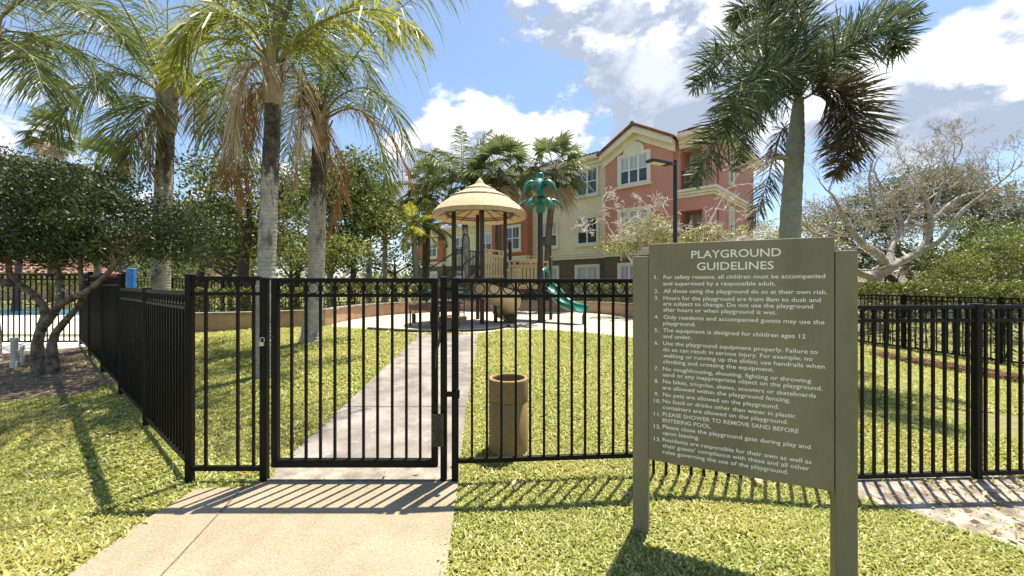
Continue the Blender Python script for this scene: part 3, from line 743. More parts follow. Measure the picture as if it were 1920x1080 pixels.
# ------------------------------------------------------------------ palms
def leaflets(mb, pts, r, n, Lf, w, sag, mode='queen', t0=.14, mi=0, drop=0.0):
    """Leaflets along a frond's stem: queen = two drooping rows, foxtail = all round, flat = two stiff rows."""
    k = len(pts)
    for i in range(n):
        t = t0 + (1 - t0) * (i + r.random() * .7) / n; u = t * (k - 1); j = min(int(u), k - 2); p = pts[j].lerp(pts[j + 1], u - j)
        T = (pts[j + 1] - pts[j]).normalized(); S = T.cross(V((0, 0, 1)))
        S = S.normalized() if S.length > .05 else V((1, 0, 0)); N = S.cross(T)
        x = (t - t0) / (1 - t0); prof = (.62 + .5 * math.sin(math.pi * min(1, x * .9 + .12))) * (1 - .55 * max(0, x - .75) / .25)
        for side in (-1, 1):
            if drop and r.random() < drop: continue
            ln = Lf * prof * r.uniform(.75, 1.15)
            if mode == 'foxtail':
                a = r.uniform(0, 2 * math.pi); d = S * math.cos(a) + N * math.sin(a) + T * r.uniform(.35, .8)
            elif mode == 'flat':
                d = S * side + N * r.uniform(.05, .35) + T * (.35 + .9 * x)
            else:
                a = r.choice((-.15, .25, .6)) + r.uniform(-.2, .2); d = S * side * math.cos(a) + N * math.sin(a) + T * (.45 + .6 * x) * r.uniform(.8, 1.2)
            d.normalize(); g = V((0, 0, -sag * ln * r.uniform(.7, 1.3)))
            wd = d.cross(V((r.uniform(-1, 1), r.uniform(-1, 1), r.uniform(-.4, .4)))); wd = wd.normalized() * w * .5 * r.uniform(.8, 1.2)
            b = p + d * ln * .45 + g * .22; c = p + d * ln * .80 + g * .66; e_ = p + d * ln * .98 + g * 1.12
            mb.add([p - wd * .5, p + wd * .5, b - wd, b + wd, c - wd * .7, c + wd * .7, e_], [(0, 1, 3, 2), (2, 3, 5, 4), (4, 5, 6)], mi)
def frond(parent, pts, r, leaf, stem, n=52, Lf=.7, w=.022, sag=.7, mode='queen', t0=.14, rad=.026, drop=0.0, label=None, name='frond'):
    pts = [V(p) for p in pts]
    if len(pts) < 9: pts = cat_pts(pts, 16)
    mb = MB(); k = len(pts); mb.tube(pts, [rad * (1 - .85 * i / (k - 1)) for i in range(k)], 5, 1)
    leaflets(mb, pts, r, n, Lf, w, sag, mode, t0, 0, drop)
    o = mb.build(name, [leaf, stem], parent)
    if label: o['label'] = label
    return o
def arc(p, az, el, ln, curl, n=14, wind=(0, 0, 0)):
    """A stem that leaves p at azimuth az, elevation el and bends under its weight."""
    d = V((math.cos(az) * math.cos(el), math.sin(az) * math.cos(el), math.sin(el))); p = V(p); out = [p.copy()]; st = ln / (n - 1)
    for i in range(n - 1):
        d = (d + (V((0, 0, -curl)) + V(wind)) * st * (.35 + 1.1 * i / n)).normalized(); p = p + d * st; out.append(p.copy())
    return out
def trunk(parent, pts, rad, m, n=14, name='trunk'):
    ctrl = cat_pts(pts, 26); k = len(rad); rr = []
    for i in range(26):
        u = i / 25 * (k - 1); j = min(int(u), k - 2); rr.append(rad[j] * (1 - (u - j)) + rad[j + 1] * (u - j))
    rr = [q * (1 + .035 * math.sin(i * 2.1)) for i, q in enumerate(rr)]
    return MB().tube(ctrl, rr, n).build(name, m, parent)
def queen(name, label, base, crown, rad, rtop, seed, nrand, Lr, fr=(), dead=(), group='queen palms', boot=True, dens=74, az0=0, elr=(-.1, 1.35), curl=.40, leafy=('queen', 'queen_y'), ywt=.2, Lf=.72, w=.0215, split=.62):
    r = random.Random(seed); base = V(base); crown = V(crown)
    root = thing(name, label, 'palm tree', base, group)
    mid_ = base.lerp(crown, split); lean = V((r.uniform(-.05, .05), 0, 0))
    top = crown - V((0, 0, .15))
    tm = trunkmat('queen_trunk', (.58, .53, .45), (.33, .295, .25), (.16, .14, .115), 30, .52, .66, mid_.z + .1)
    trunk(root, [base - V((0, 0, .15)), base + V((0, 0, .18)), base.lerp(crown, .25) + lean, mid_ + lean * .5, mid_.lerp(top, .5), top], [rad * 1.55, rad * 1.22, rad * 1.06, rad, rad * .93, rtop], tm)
    if boot:
        b = MB()
        for i in range(46):
            a = i * 2.4; h = -.02 - .62 * r.random() * (rad / .12) ** .5; o_ = V((math.cos(a), math.sin(a), 0)); p0 = crown + V((0, 0, h)) + o_ * rad * .75
            p1 = p0 + V((0, 0, r.uniform(.2, .42))) + o_ * rad * r.uniform(.2, .9); s = V((-o_.y, o_.x, 0)) * rad * r.uniform(.3, .55)
            b.add([p0 - s, p0 + s, p1 + s * .5, p1 - s * .5, p0 - s + o_ * -.02, p0 + s + o_ * -.02], [(0, 1, 2, 3), (1, 0, 4, 5)])
        b.tube([crown - V((0, 0, .55 * rad / .12)), crown - V((0, 0, .25)), crown + V((0, 0, .12))], [rad * .95, rad * 1.25, rad * .5], 10); b.build('leaf_bases', M['fibre'], root)
    sp_ = MB(); sp_.tube([crown, crown + V((.03, -.02, Lr * .35)), crown + V((.05, -.05, Lr * .75))], [.03, .018, .005], 6); sp_.build('spear_leaf', M['stem'], root)
    for i in range(nrand):
        az = az0 + i * 2.39996 + r.uniform(-.25, .25); el = elr[1] - (elr[1] - elr[0]) * ((i + .5) / nrand) ** .85
        lf = leafy[1] if r.random() < ywt else leafy[0]
        frond(root, arc(crown + V((0, 0, .05)), az, el, Lr * r.uniform(.85, 1.1), curl * r.uniform(.8, 1.25)), r, L[lf], M['stem'], dens, Lf, w)
    for pts, lf in fr: frond(root, pts, r, L[lf], M['stem'], int(dens * 1.15), Lf, w)
    for pts, lf, n_, L_, d_ in dead: frond(root, pts, r, L[lf], M['stem_dry'], n_, L_, w * .9, 1.1, drop=d_, label={'dead': 'pale dead frond hanging down', 'rust': 'rust brown dead frond'}[lf])
    return root, crown

# three big queen palms left of the gate
ba = G(499, 706); ya = ba.y; pa = lambda x, y, dy=0.0: P(x, y, ya + dy)
queen('queen_palm', 'nearest queen palm, its trunk right behind the padlocked post, tan dead frond hanging', ba, pa(513, 130), .118, .10, 1, 6, 3.6,
      [((pa(518, 120), pa(560, 70, -.2), pa(640, 25, -.5), pa(720, 20, -.8), pa(790, 62, -.9)), 'queen_y'),
       ((pa(520, 115), pa(590, 60, .5), pa(650, 20, 1.0), pa(710, 30, 1.3), pa(735, 70, 1.5)), 'queen_y'),
       ((pa(508, 115), pa(470, 50, -.3), pa(420, 25, -.6), pa(370, 40, -.8), pa(335, 85, -.9)), 'queen_y'),
       ((pa(506, 120), pa(455, 80, .3), pa(400, 75, .6), pa(350, 105, .9), pa(320, 160, 1.1)), 'queen_y'),
       ((pa(506, 128), pa(470, 110, .9), pa(440, 125, 1.4), pa(415, 190, 1.7), pa(405, 260, 1.8)), 'queen'),
       ((pa(512, 110), pa(500, 20, .2), pa(470, -60, .3), pa(420, -110, .4)), 'queen'),
       ((pa(516, 110), pa(540, 10, .2), pa(590, -50, .4), pa(660, -70, .6), pa(720, -40, .8)), 'queen'),
       ((pa(518, 125), pa(560, 90, 1.2), pa(600, 95, 1.8), pa(640, 140, 2.2)), 'queen')],
      [((pa(502, 150, -.15), pa(488, 120, -.45), pa(464, 130, -.6), pa(444, 200, -.65), pa(436, 310, -.65)), 'dead', 62, .38, .05),
       ((pa(524, 150), pa(545, 125, -.2), pa(560, 150, -.3), pa(566, 220, -.35), pa(560, 300, -.35)), 'dead', 44, .36, .15),
       ((pa(498, 160), pa(475, 160, .3), pa(455, 220, .4), pa(448, 310, .1), pa(452, 390, .1)), 'rust', 70, .35, .25),
       ((pa(504, 165), pa(470, 190, .2), pa(440, 260, -.2), pa(425, 340, -.2)), 'rust', 70, .36, .2)], az0=.5, elr=(.75, 1.45))
bb = G(583, 642); yb = bb.y; pb = lambda x, y, dy=0.0: P(x, y, yb + dy)
queen('queen_palm', 'queen palm whose trunk stands between the gate bars, long drooping frond to its right', bb, pb(601, 222), .165, .13, 2, 5, 3.0,
      [((pb(606, 215), pb(640, 178, -.2), pb(690, 165, -.5), pb(735, 205, -.7), pb(765, 290, -.8)), 'queen'),
       ((pb(604, 210), pb(625, 140, .3), pb(660, 105, .6), pb(688, 130, .8), pb(700, 200, 1.0)), 'queen'),
       ((pb(600, 205), pb(600, 120, .2), pb(590, 50, .3), pb(560, 10, .3)), 'queen'),
       ((pb(596, 212), pb(560, 150, -.4), pb(520, 150, -.7), pb(480, 200, -.9), pb(465, 270, -1)), 'queen'),
       ((pb(597, 218), pb(575, 190, .6), pb(550, 215, .9), pb(540, 290, 1.0)), 'queen'),
       ((pb(605, 218), pb(650, 200, .5), pb(695, 225, .8), pb(720, 300, 1.0), pb(725, 350, 1.0)), 'queen')],
      [((pb(606, 225), pb(660, 203, -.3), pb(715, 235, -.5), pb(755, 300, -.5), pb(772, 350, -.5)), 'rust', 44, .40, .35),
       ((pb(598, 222), pb(588, 165, -.2), pb(572, 172, -.3), pb(572, 240, -.3)), 'rust', 100, .26, .0),
       ((pb(604, 235), pb(628, 280, -.4), pb(640, 360, -.45), pb(614, 450, -.45)), 'rust', 90, .28, .15),
       ((pb(594, 228), pb(570, 220, -.3), pb(558, 290, -.35), pb(552, 350, -.35)), 'dead', 50, .34, .2),
       ((pb(602, 230), pb(612, 240, -.3), pb(622, 330, -.35), pb(626, 420, -.35)), 'rust', 36, .30, .35)], az0=1.3, elr=(.65, 1.4))
yc = 8.6; bc_ = ground(P(300, 540, yc).x, yc); pc = lambda x, y, dy=0.0: P(x, y, yc + dy)
queen('queen_palm', 'queen palm left of the others, rising behind the dark leafy tree with brown dead fronds', bc_, pc(313, 185), .165, .14, 3, 5, 3.3,
      [((pc(306, 180), pc(255, 140, -.3), pc(190, 150, -.7), pc(130, 195, -1), pc(95, 250, -1.1)), 'queen'),
       ((pc(308, 175), pc(250, 95, -.2), pc(170, 60, -.5), pc(90, 75, -.8), pc(40, 110, -.9)), 'queen'),
       ((pc(318, 180), pc(365, 145, -.2), pc(405, 165, -.4), pc(430, 230, -.5)), 'queen'),
       ((pc(318, 185), pc(350, 168, .4), pc(385, 200, .8), pc(395, 280, 1.0)), 'queen'),
       ((pc(305, 190), pc(265, 185, .4), pc(225, 225, .7), pc(205, 290, .8)), 'queen'),
       ((pc(306, 190), pc(280, 195, -.6), pc(255, 240, -.9), pc(245, 300, -1)), 'queen'),
       ((pc(312, 170), pc(300, 70, .2), pc(260, -20, .3), pc(200, -60, .5)), 'queen'),
       ((pc(314, 170), pc(345, 80, .2), pc(390, 10, .3), pc(440, -20, .5)), 'queen_y'),
       ((pc(310, 170), pc(265, 60, .6), pc(205, 10, 1), pc(140, 0, 1.2), pc(80, 40, 1.4)), 'queen')],
      [((pc(308, 200), pc(295, 215, -.3), pc(283, 270, -.35), pc(280, 330, -.35)), 'rust', 80, .36, .15),
       ((pc(306, 200), pc(270, 240, -.2), pc(240, 280, -.3), pc(232, 320, -.3)), 'rust', 70, .36, .2),
       ((pc(318, 200), pc(352, 168, -.2), pc(365, 190, -.3), pc(362, 250, -.3)), 'dead', 70, .35, .1)], az0=.2, elr=(.5, 1.35), split=.66)
yd = 6.6; pd_ = lambda x, y, dy=0.0: P(x, y, yd + dy)
queen('queen_palm', 'queen palm cut off by the left edge of the photo, drooping green fronds', ground(P(-22, 540, yd).x, yd), pd_(-22, 60), .12, .10, 4, 5, 3.2,
      [((pd_(-18, 55), pd_(40, 0, -.2), pd_(110, -5, -.4), pd_(180, 25, -.6), pd_(235, 75, -.7)), 'queen'),
       ((pd_(-15, 60), pd_(40, 60, .4), pd_(110, 85, .8), pd_(175, 130, 1), pd_(205, 180, 1.1)), 'queen'),
       ((pd_(-15, 65), pd_(20, 80, -.3), pd_(60, 110, -.5), pd_(80, 165, -.6)), 'queen')], [], az0=1.1, split=.7)

# foxtail palm behind the sign
yf = 6.9; bf = ground(P(1474, 560, yf).x, yf); pf = lambda x, y, dy=0.0: P(x, y, yf + dy)
def foxtail():
    r = random.Random(21)
    root = thing('foxtail_palm', 'foxtail palm with smooth grey trunk and bushy dark fronds standing behind the sign', 'palm tree', bf)
    trunk(root, [bf - V((0, 0, .1)), pf(1481, 440), pf(1489, 300)], [.175, .17, .155, .14], M['f_trunk'], 18)
    trunk(root, [pf(1489, 301), pf(1493, 250), pf(1497, 185)], [.143, .135, .11, .08], M['f_trunk'], 16, 'crownshaft')
    c = pf(1498, 180)
    for i, pts in enumerate([
        (pf(1495, 185), pf(1470, 110, -.3), pf(1410, 80, -.7), pf(1345, 110, -1), pf(1300, 165, -1.1)),
        (pf(1494, 180), pf(1475, 90, .2), pf(1440, 30, .3), pf(1400, 10, .3), pf(1370, 40, .3)),
        (pf(1495, 188), pf(1475, 140, -.7), pf(1425, 130, -1.2), pf(1385, 180, -1.5), pf(1360, 250, -1.6)),
        (pf(1494, 192), pf(1455, 175, -.4), pf(1395, 205, -.8), pf(1340, 270, -1), pf(1300, 345, -1.1)),
        (pf(1500, 178), pf(1530, 110, .2), pf(1590, 55, .3), pf(1665, 25, .3), pf(1725, 20, .2)),
        (pf(1500, 182), pf(1540, 130, -.5), pf(1600, 80, -.9), pf(1670, 60, -1.1), pf(1690, 95, -1.2)),
        (pf(1502, 188), pf(1550, 165, -.3), pf(1590, 190, -.5), pf(1600, 250, -.6), pf(1565, 330, -.6)),
        (pf(1497, 175), pf(1490, 80, .1), pf(1480, 0, .0), pf(1470, -60, -.2)),
        (pf(1499, 176), pf(1510, 90, -.4), pf(1500, 20, -.8), pf(1470, -20, -1.1), pf(1430, -10, -1.3)),
        (pf(1494, 186), pf(1460, 150, .4), pf(1420, 175, .8), pf(1395, 250, 1.0), pf(1380, 320, 1.1)),
        (pf(1495, 182), pf(1470, 100, .8), pf(1430, 70, 1.4), pf(1380, 90, 1.8)),
        (pf(1497, 180), pf(1540, 110, .9), pf(1570, 120, 1.4), pf(1580, 180, 1.7)),
        ]):
        frond(root, pts, r, L['foxbrown'] if i == 6 else L['foxtail'], M['stem'], 250 if i != 6 else 460, .52 if i != 6 else .60, .020, .13, 'foxtail', .10, .022, label='browning frond bent down' if i == 6 else None)
    frond(root, (pf(1488, 290), pf(1470, 240, .3), pf(1450, 300, .5), pf(1430, 370, .6), pf(1405, 430, .6)), r, L['foxbrown'], M['stem_dry'], 130, .32, .018, .4, 'foxtail', .2, .018, label='thin brown dying frond hanging by the trunk')
    b = MB()
    for i in range(14):
        a = r.uniform(-.5, .9); p0 = pf(1486, 300); b.tube([p0, p0 + V((-.25 - .2 * r.random(), r.uniform(-.2, .2), .12 * r.random())), p0 + V((-.55 - .35 * r.random(), r.uniform(-.4, .4), -.35 * r.random() - .05))], [.02, .012, .005], 4)
    b.build('seed_stalk', M['bark_pale' if 'bark_pale' in M else 'bark_bare'], root)
foxtail()

def fan_palm(label, base, crown, seed, rad=.16, nleaf=26, R_=.75, wind=(0, 0, 0), leaf='fan', skirt=3, group='fan palms'):
    r = random.Random(seed); root = thing('fan_palm', label, 'palm tree', base, group); base = V(base); crown = V(crown)
    trunk(root, [base - V((0, 0, .1)), base.lerp(crown, .5) + V((r.uniform(-.12, .12), 0, 0)), crown], [rad * 1.15, rad, rad * .9, rad], M['w_trunk'], 10)
    fol, stem, dry = MB(), MB(), MB()
    for i in range(nleaf + skirt):
        az = i * 2.39996 + r.uniform(-.2, .2); old = i >= nleaf
        el = r.uniform(-1.35, -1.0) if old else 1.35 - 2.0 * (i / nleaf) ** .9
        pts = arc(crown, az, el, R_ * r.uniform(.9, 1.2), .45, 7, wind); (dry if old else stem).tube(pts, .012, 4)
        T = (pts[-1] - pts[-2]).normalized(); S = T.cross(V((0, 0, 1))); S = S.normalized() if S.length > .05 else V((1, 0, 0)); N = S.cross(T)
        tilt = r.uniform(-.5, .5); S2 = S * math.cos(tilt) + N * math.sin(tilt); c = pts[-1]
        for k in range(22):
            a = -1.9 + 3.8 * k / 21; d = (T * math.cos(a) + S2 * math.sin(a)).normalized(); ln = R_ * (.62 + .38 * math.cos(a * .6)) * r.uniform(.85, 1.1)
            wv = (T * -math.sin(a) + S2 * math.cos(a)).normalized() * R_ * .055
            g = V((0, 0, -1)) * ln * r.uniform(.10, .40) + V(wind) * ln * .3
            b = c + d * ln * .55 + g * .12; e_ = c + d * ln * .8 + g * .5; f_ = c + d * ln * .98 + g
            (dry if old else fol).add([c, b - wv, b + wv, e_ - wv * .6, e_ + wv * .6, f_], [(0, 1, 2), (1, 3, 4, 2), (3, 5, 4)])
    fol.build('foliage', L[leaf], root); stem.build('leaf_stems', M['stem'], root)
    if skirt: dry.build('dead_leaves', L['dead'], root)
def at(px, py, y): return P(px, py, y)
def gat(px, y): q = P(px, 500, y); return ground(q.x, q.y)
fan_palm('fan palm with rough dark trunk just right of the fake green palm', gat(1026, 19.0), at(1040, 318, 19.0), 31, .17, 28, 1.0, (.15, 0, 0))
fan_palm('tall fan palm behind the thatched play roof', gat(938, 20.5), at(938, 320, 20.5), 32, .17, 28, 1.05, (.15, 0, 0))
fan_palm('distant fan palm standing alone against the sky at the far left', gat(97, 26), at(97, 250, 26), 33, .2, 22, .95, leaf='fan', skirt=5)
fan_palm('small fan palm crown poking over the dark tree', gat(183, 20), at(184, 308, 20), 34, .14, 18, .8, skirt=0)
fan_palm('shaggy fan palm left of the thatched roof', gat(797, 23), at(797, 352, 23), 35, .17, 24, 1.0, (.1, 0, 0))
def bg_queen(label, px, py, y, seed, Lr, rad, ptx=None, nr=13, leafy=('queen', 'queen'), mode=None, dens=76):
    b = gat(ptx or px, y); queen('queen_palm', label, b, at(px, py, y), rad, rad * .85, seed, nr, Lr, boot=False, dens=dens, leafy=leafy, Lf=.85, w=.048, group='palms behind the playground', ywt=.15)
bg_queen('windblown queen palm rising just behind the thatched roof', 868, 345, 21.0, 41, 3.0, .16, 880, 15)
bg_queen('slim grey palm in the trees left of the play structure', 690, 372, 19, 42, 2.0, .13, 692, 10)
bg_queen('grey palm trunk behind the foliage right of the drooping palm', 622, 380, 18, 43, 2.0, .14, 620, 9)
bg_queen('pale straight palm trunk among the background trees', 722, 395, 24, 44, 2.2, .15, 722, 9)
def cane(label, px, py, y, seed, leaf, Lr, rad, ptx, n=16):
    r = random.Random(seed); b = gat(ptx, y); c = at(px, py, y); root = thing('date_palm', label, 'palm tree', b)
    trunk(root, [b, b.lerp(c, .5) + V((.05, 0, 0)), c], [rad * 1.2, rad, rad, rad], M['f_trunk' if leaf == 'yellow' else 'w_trunk'], 10)
    for i in range(n):
        lf = L[leaf] if leaf != 'yellow' or i % 4 else L['light']
        frond(root, arc(c, i * 2.4, 1.35 - 2.0 * i / n, Lr * r.uniform(.85, 1.1), .8), r, lf, M['stem'], 38, .38, .03, .35, 'flat', .1, .02)
cane('palm with bright yellow fronds left of the play structure', 775, 428, 18.6, 51, 'yellow', 1.5, .14, 779)
cane('small dark feathery palm beside the yellow one', 803, 425, 19.3, 52, 'queen', 1.6, .10, 797, 18)

# ------------------------------------------------------------------ broadleaf trees
def grow(mb, p, d, ln, rad, depth, r, tips, spread=.6, up=.25, kids=(2, 3), shrink=.74, wob_=.18, seg=4, minr=.004, tiprad=.55):
    pts = [p.copy()]; st = ln / seg
    for i in range(seg):
        d = (d + V((r.gauss(0, wob_), r.gauss(0, wob_), r.gauss(0, wob_) + up * .15))).normalized(); pts.append(pts[-1] + d * st)
    mb.tube(pts, [rad * (1 - (1 - tiprad) * i / seg) for i in range(seg + 1)], 8 if rad > .04 else (5 if rad > .012 else 3), caps=False)
    if depth == 0: tips.append(pts[-1]); return
    for k in range(r.choice(kids)):
        ax = V((r.gauss(0, 1), r.gauss(0, 1), r.gauss(0, .6))); ax = (ax - d * ax.dot(d)).normalized()
        nd = (d + ax * math.tan(spread * r.uniform(.6, 1.25)) + V((0, 0, up * r.uniform(.3, 1)))).normalized()
        s = pts[-1] if k < 2 else pts[-2]
        grow(mb, s, nd, ln * shrink * r.uniform(.8, 1.15), max(rad * tiprad * r.uniform(.8, 1.0), minr), depth - 1, r, tips, spread, up, kids, shrink, wob_, seg, minr, tiprad)
def leafy_tree(name, label, cat_, base, trunks, ell, nclump, per, cr, size, leaf, seed, bark='bark', group=None, shell=.5, twig=True, extra=None):
    """trunks: lists of (points, radii); branches run from their ends to clumps of leaves spread through the ellipsoids."""
    r = np.random.default_rng(seed); root = thing(name, label, cat_, base, group); mb = MB(); ends = []
    for pts, rad in trunks:
        c = cat_pts(pts, 14); k = len(rad)
        mb.tube(c, [np.interp(i / 13, np.linspace(0, 1, k), rad) * (1 + .06 * math.sin(i * 1.9)) for i in range(14)], 10); ends += [(q, np.interp(i / 13, np.linspace(0, 1, k), rad)) for i, q in enumerate(c) if i >= 6]
    mb.build('trunk', M[bark], root)
    pts, q = blob_points(r, ell, nclump, per, cr, shell)
    br_ = MB(); e_ = np.array([tuple(p) for p, _ in ends])
    sel = r.permutation(len(q))[:min(len(q), 130)]
    for i in sel:
        dd = np.linalg.norm(e_ - q[i], axis=1); j = int(np.argmin(dd + r.random(len(e_)) * .35 * dd.mean())); a = V(ends[j][0]); b = V(q[i])
        if (b - a).length < .15: continue
        m_ = a.lerp(b, .5) + V(r.normal(size=3) * .07 * (b - a).length) + V((0, 0, .04 * (b - a).length)); rr = min(ends[j][1] * .5, .012 + .016 * (b - a).length)
        br_.tube(cat_pts([a, m_, b], 7), [rr * (1 - .8 * t / 6) for t in range(7)], 5, caps=False)
    br_.build('branches', M[bark], root)
    v, f_ = quads_leaves(pts, size, r); np_mesh('crown', v, f_, L[leaf], root)
    if extra:  # second leaf set on the crown top, sun glare put into its paler colour
        ell2, n2, lf2 = extra; p2, _ = blob_points(r, ell2, n2, per, cr, .3); v, f_ = quads_leaves(p2, size, r); o = np_mesh('crown', v, f_, L[lf2], root); o['label'] = 'top of the crown, sun glare painted in as paler leaves'
    return root
# dark leaning tree at left, outside the fence
yt = G(92, 700).y; tb = G(92, 702); pt_ = lambda x, y, dy=0.0: P(x, y, yt + dy)
def E(px, py, dy, rx, ry, rz, f=None): return (tuple((f or pt_)(px, py, dy)), (rx, ry, rz))
leafy_tree('tree', 'dark leaning tree with two mottled trunks, in bare dirt outside the side fence', 'tree', tb,
    [((pt_(78, 712), pt_(70, 640), pt_(86, 585, .1), pt_(55, 545, .0), pt_(20, 520, -.1), pt_(18, 470, -.2), pt_(40, 420, -.2)), (.10, .068, .056, .044, .038, .03, .02)),
     ((pt_(100, 712), pt_(98, 640), pt_(120, 605, .0), pt_(150, 570, -.1), pt_(155, 545), pt_(150, 480), pt_(170, 420)), (.088, .056, .044, .038, .034, .028, .02)),
     ((pt_(84, 610, .05), pt_(115, 570, -.1), pt_(160, 548, -.2), pt_(200, 515, -.2), pt_(235, 470, -.2), pt_(280, 420, -.2)), (.056, .05, .043, .036, .028, .018)),
     ((pt_(112, 572, -.1), pt_(113, 530, .2), pt_(100, 480, .3), pt_(90, 420, .3)), (.05, .045, .04, .025)),
     ((pt_(22, 535, -.1), pt_(-20, 515, -.3), pt_(-70, 480, -.4)), (.05, .04, .03))],
    [E(20, 420, 0, 1.25, 1.0, .62), E(130, 410, .1, 1.15, 1.1, .62), E(240, 425, 0, .95, 1.0, .52), E(325, 455, .1, .55, .7, .38), E(-110, 440, 0, 1.1, 1.1, .6), E(60, 350, .2, 1.05, 1.0, .42), E(160, 355, .0, .75, .8, .40), E(190, 470, .3, .9, .8, .22), E(60, 480, .2, .8, .8, .18)],
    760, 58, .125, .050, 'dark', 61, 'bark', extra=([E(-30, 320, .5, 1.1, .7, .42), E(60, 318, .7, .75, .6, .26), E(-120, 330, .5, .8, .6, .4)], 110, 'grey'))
# trees in and beyond the planter, left of the play structure
def bg_tree(label, px, py, y, ptx, ptop, rads, n, per, size, leaf, seed, bark='bark_dark', rad=.12, cr=.32, name='tree', lean=0):
    f = lambda a, b, dy=0.0: P(a, b, y + dy); b = gat(ptx, y)
    ell = [(tuple(f(px + dx, py + dz, dy)), (rx, ry, rz)) for dx, dz, dy, rx, ry, rz in rads]
    t1 = [((b - V((0, 0, .1)), b.lerp(f(px, ptop), .5) + V((lean, 0, 0)), f(px, ptop)), (rad * 1.3, rad, rad * .6))]
    for dx, dz, dy, rx, ry, rz in rads[:4]: t1.append(((f(px, ptop) - V((0, 0, .5)), f(px + dx * .5, ptop + (dz + py - ptop) * .5, dy * .5), f(px + dx, py + dz, dy)), (rad * .55, rad * .4, rad * .2)))
    leafy_tree(name, label, 'tree', b, t1, ell, n, per, cr, size, leaf, seed, bark, 'trees behind the planter')
bg_tree('broad green tree with gaps between the drooping palm and the play structure', 665, 390, 17, 660, 455, [(0, 0, 0, 1.6, 1.4, 1.5), (-50, -60, .5, 1.2, 1.2, .9), (50, 30, .3, 1.1, 1, 1.0), (10, -90, 0, .8, 1, .6), (-40, 60, 0, 1.2, 1, .7)], 230, 34, .15, 'mid', 62)
bg_tree('leafy tree with a dark curved trunk between the two tall palms at left', 470, 400, 12.6, 462, 415, [(-60, -20, 0, 1.1, 1.1, .8), (40, 10, .4, 1.2, 1.1, .9), (-10, -80, .3, 1.0, 1, .6), (80, -60, .6, 1.0, 1, .7), (-90, 60, .3, .9, .9, .6), (20, 70, .6, 1.1, .9, .5)], 240, 30, .12, 'mid', 63, lean=-.18, rad=.16)
bg_tree('bright green tree top between the palm trunks', 560, 420, 20, 556, 460, [(0, 0, 0, 1.8, 1.4, 1.3), (60, -50, 0, 1.2, 1, .8), (-70, 20, 0, 1.4, 1, 1.0), (100, 30, 0, 1.3, 1, 1.0)], 190, 30, .16, 'light', 64)
bg_tree('darker tree behind the left palm and the side fence', 380, 415, 15, 372, 450, [(0, 0, 0, 1.6, 1.3, 1.2), (-60, 30, 0, 1.2, 1, .9), (50, 50, 0, 1.3, 1, .7), (20, -90, 0, 1.1, 1, .6)], 210, 30, .15, 'dark', 65)
bg_tree('low bright shrubby tree right behind the planter hedge between the two tall trunks', 545, 470, 14.5, 546, 495, [(0, 0, 0, .9, .8, .6), (-60, 10, 0, .8, .8, .5), (60, 15, .3, .9, .8, .5), (110, -5, .5, .8, .8, .6)], 150, 30, .12, 'light', 161, rad=.06)
bg_tree('mid green tree high behind the drooping rusty fronds', 600, 330, 22, 598, 400, [(0, 0, 0, 1.7, 1.4, 1.1), (70, 30, 0, 1.5, 1.2, 1.0), (-60, 40, 0, 1.4, 1.2, 1.0), (110, 80, 0, 1.4, 1.2, .9)], 210, 32, .17, 'mid', 162)
bg_tree('green tree filling the gap left of the nearest palm trunk', 430, 470, 16.5, 432, 500, [(0, 0, 0, 1.3, 1, .8), (-70, -10, 0, 1.2, 1, .8), (50, -25, 0, 1.0, 1, .8), (-120, 10, 0, 1.1, 1, .7)], 180, 30, .14, 'mid', 163, rad=.08)
bg_tree('dark low tree behind the pale palm trunks', 740, 470, 27, 742, 500, [(0, 15, 0, 1.6, 1.2, .8), (-70, 20, 0, 1.8, 1.2, .9), (-150, 15, 0, 2.0, 1.2, 1.0), (50, 28, 0, 1.0, 1, .5)], 150, 26, .18, 'dark', 66)
bg_tree('pale olive tree far left against the sky', 40, 330, 17, 30, 420, [(0, 0, 0, 2.0, 1.4, 1.0), (-70, -10, 0, 1.8, 1.4, 1.2), (70, 50, 0, 1.6, 1.2, .7), (130, 30, 0, 1.2, 1, .6)], 200, 30, .15, 'grey', 67)
bg_tree('shadowy tree beyond the pool at the far left', 240, 460, 24, 235, 500, [(0, 0, 0, 2.4, 1.5, 1.5), (-110, 0, 0, 2.2, 1.4, 1.4), (110, 10, 0, 2.2, 1.4, 1.4), (-220, -10, 0, 2.2, 1.4, 1.4)], 200, 26, .2, 'mid', 68)
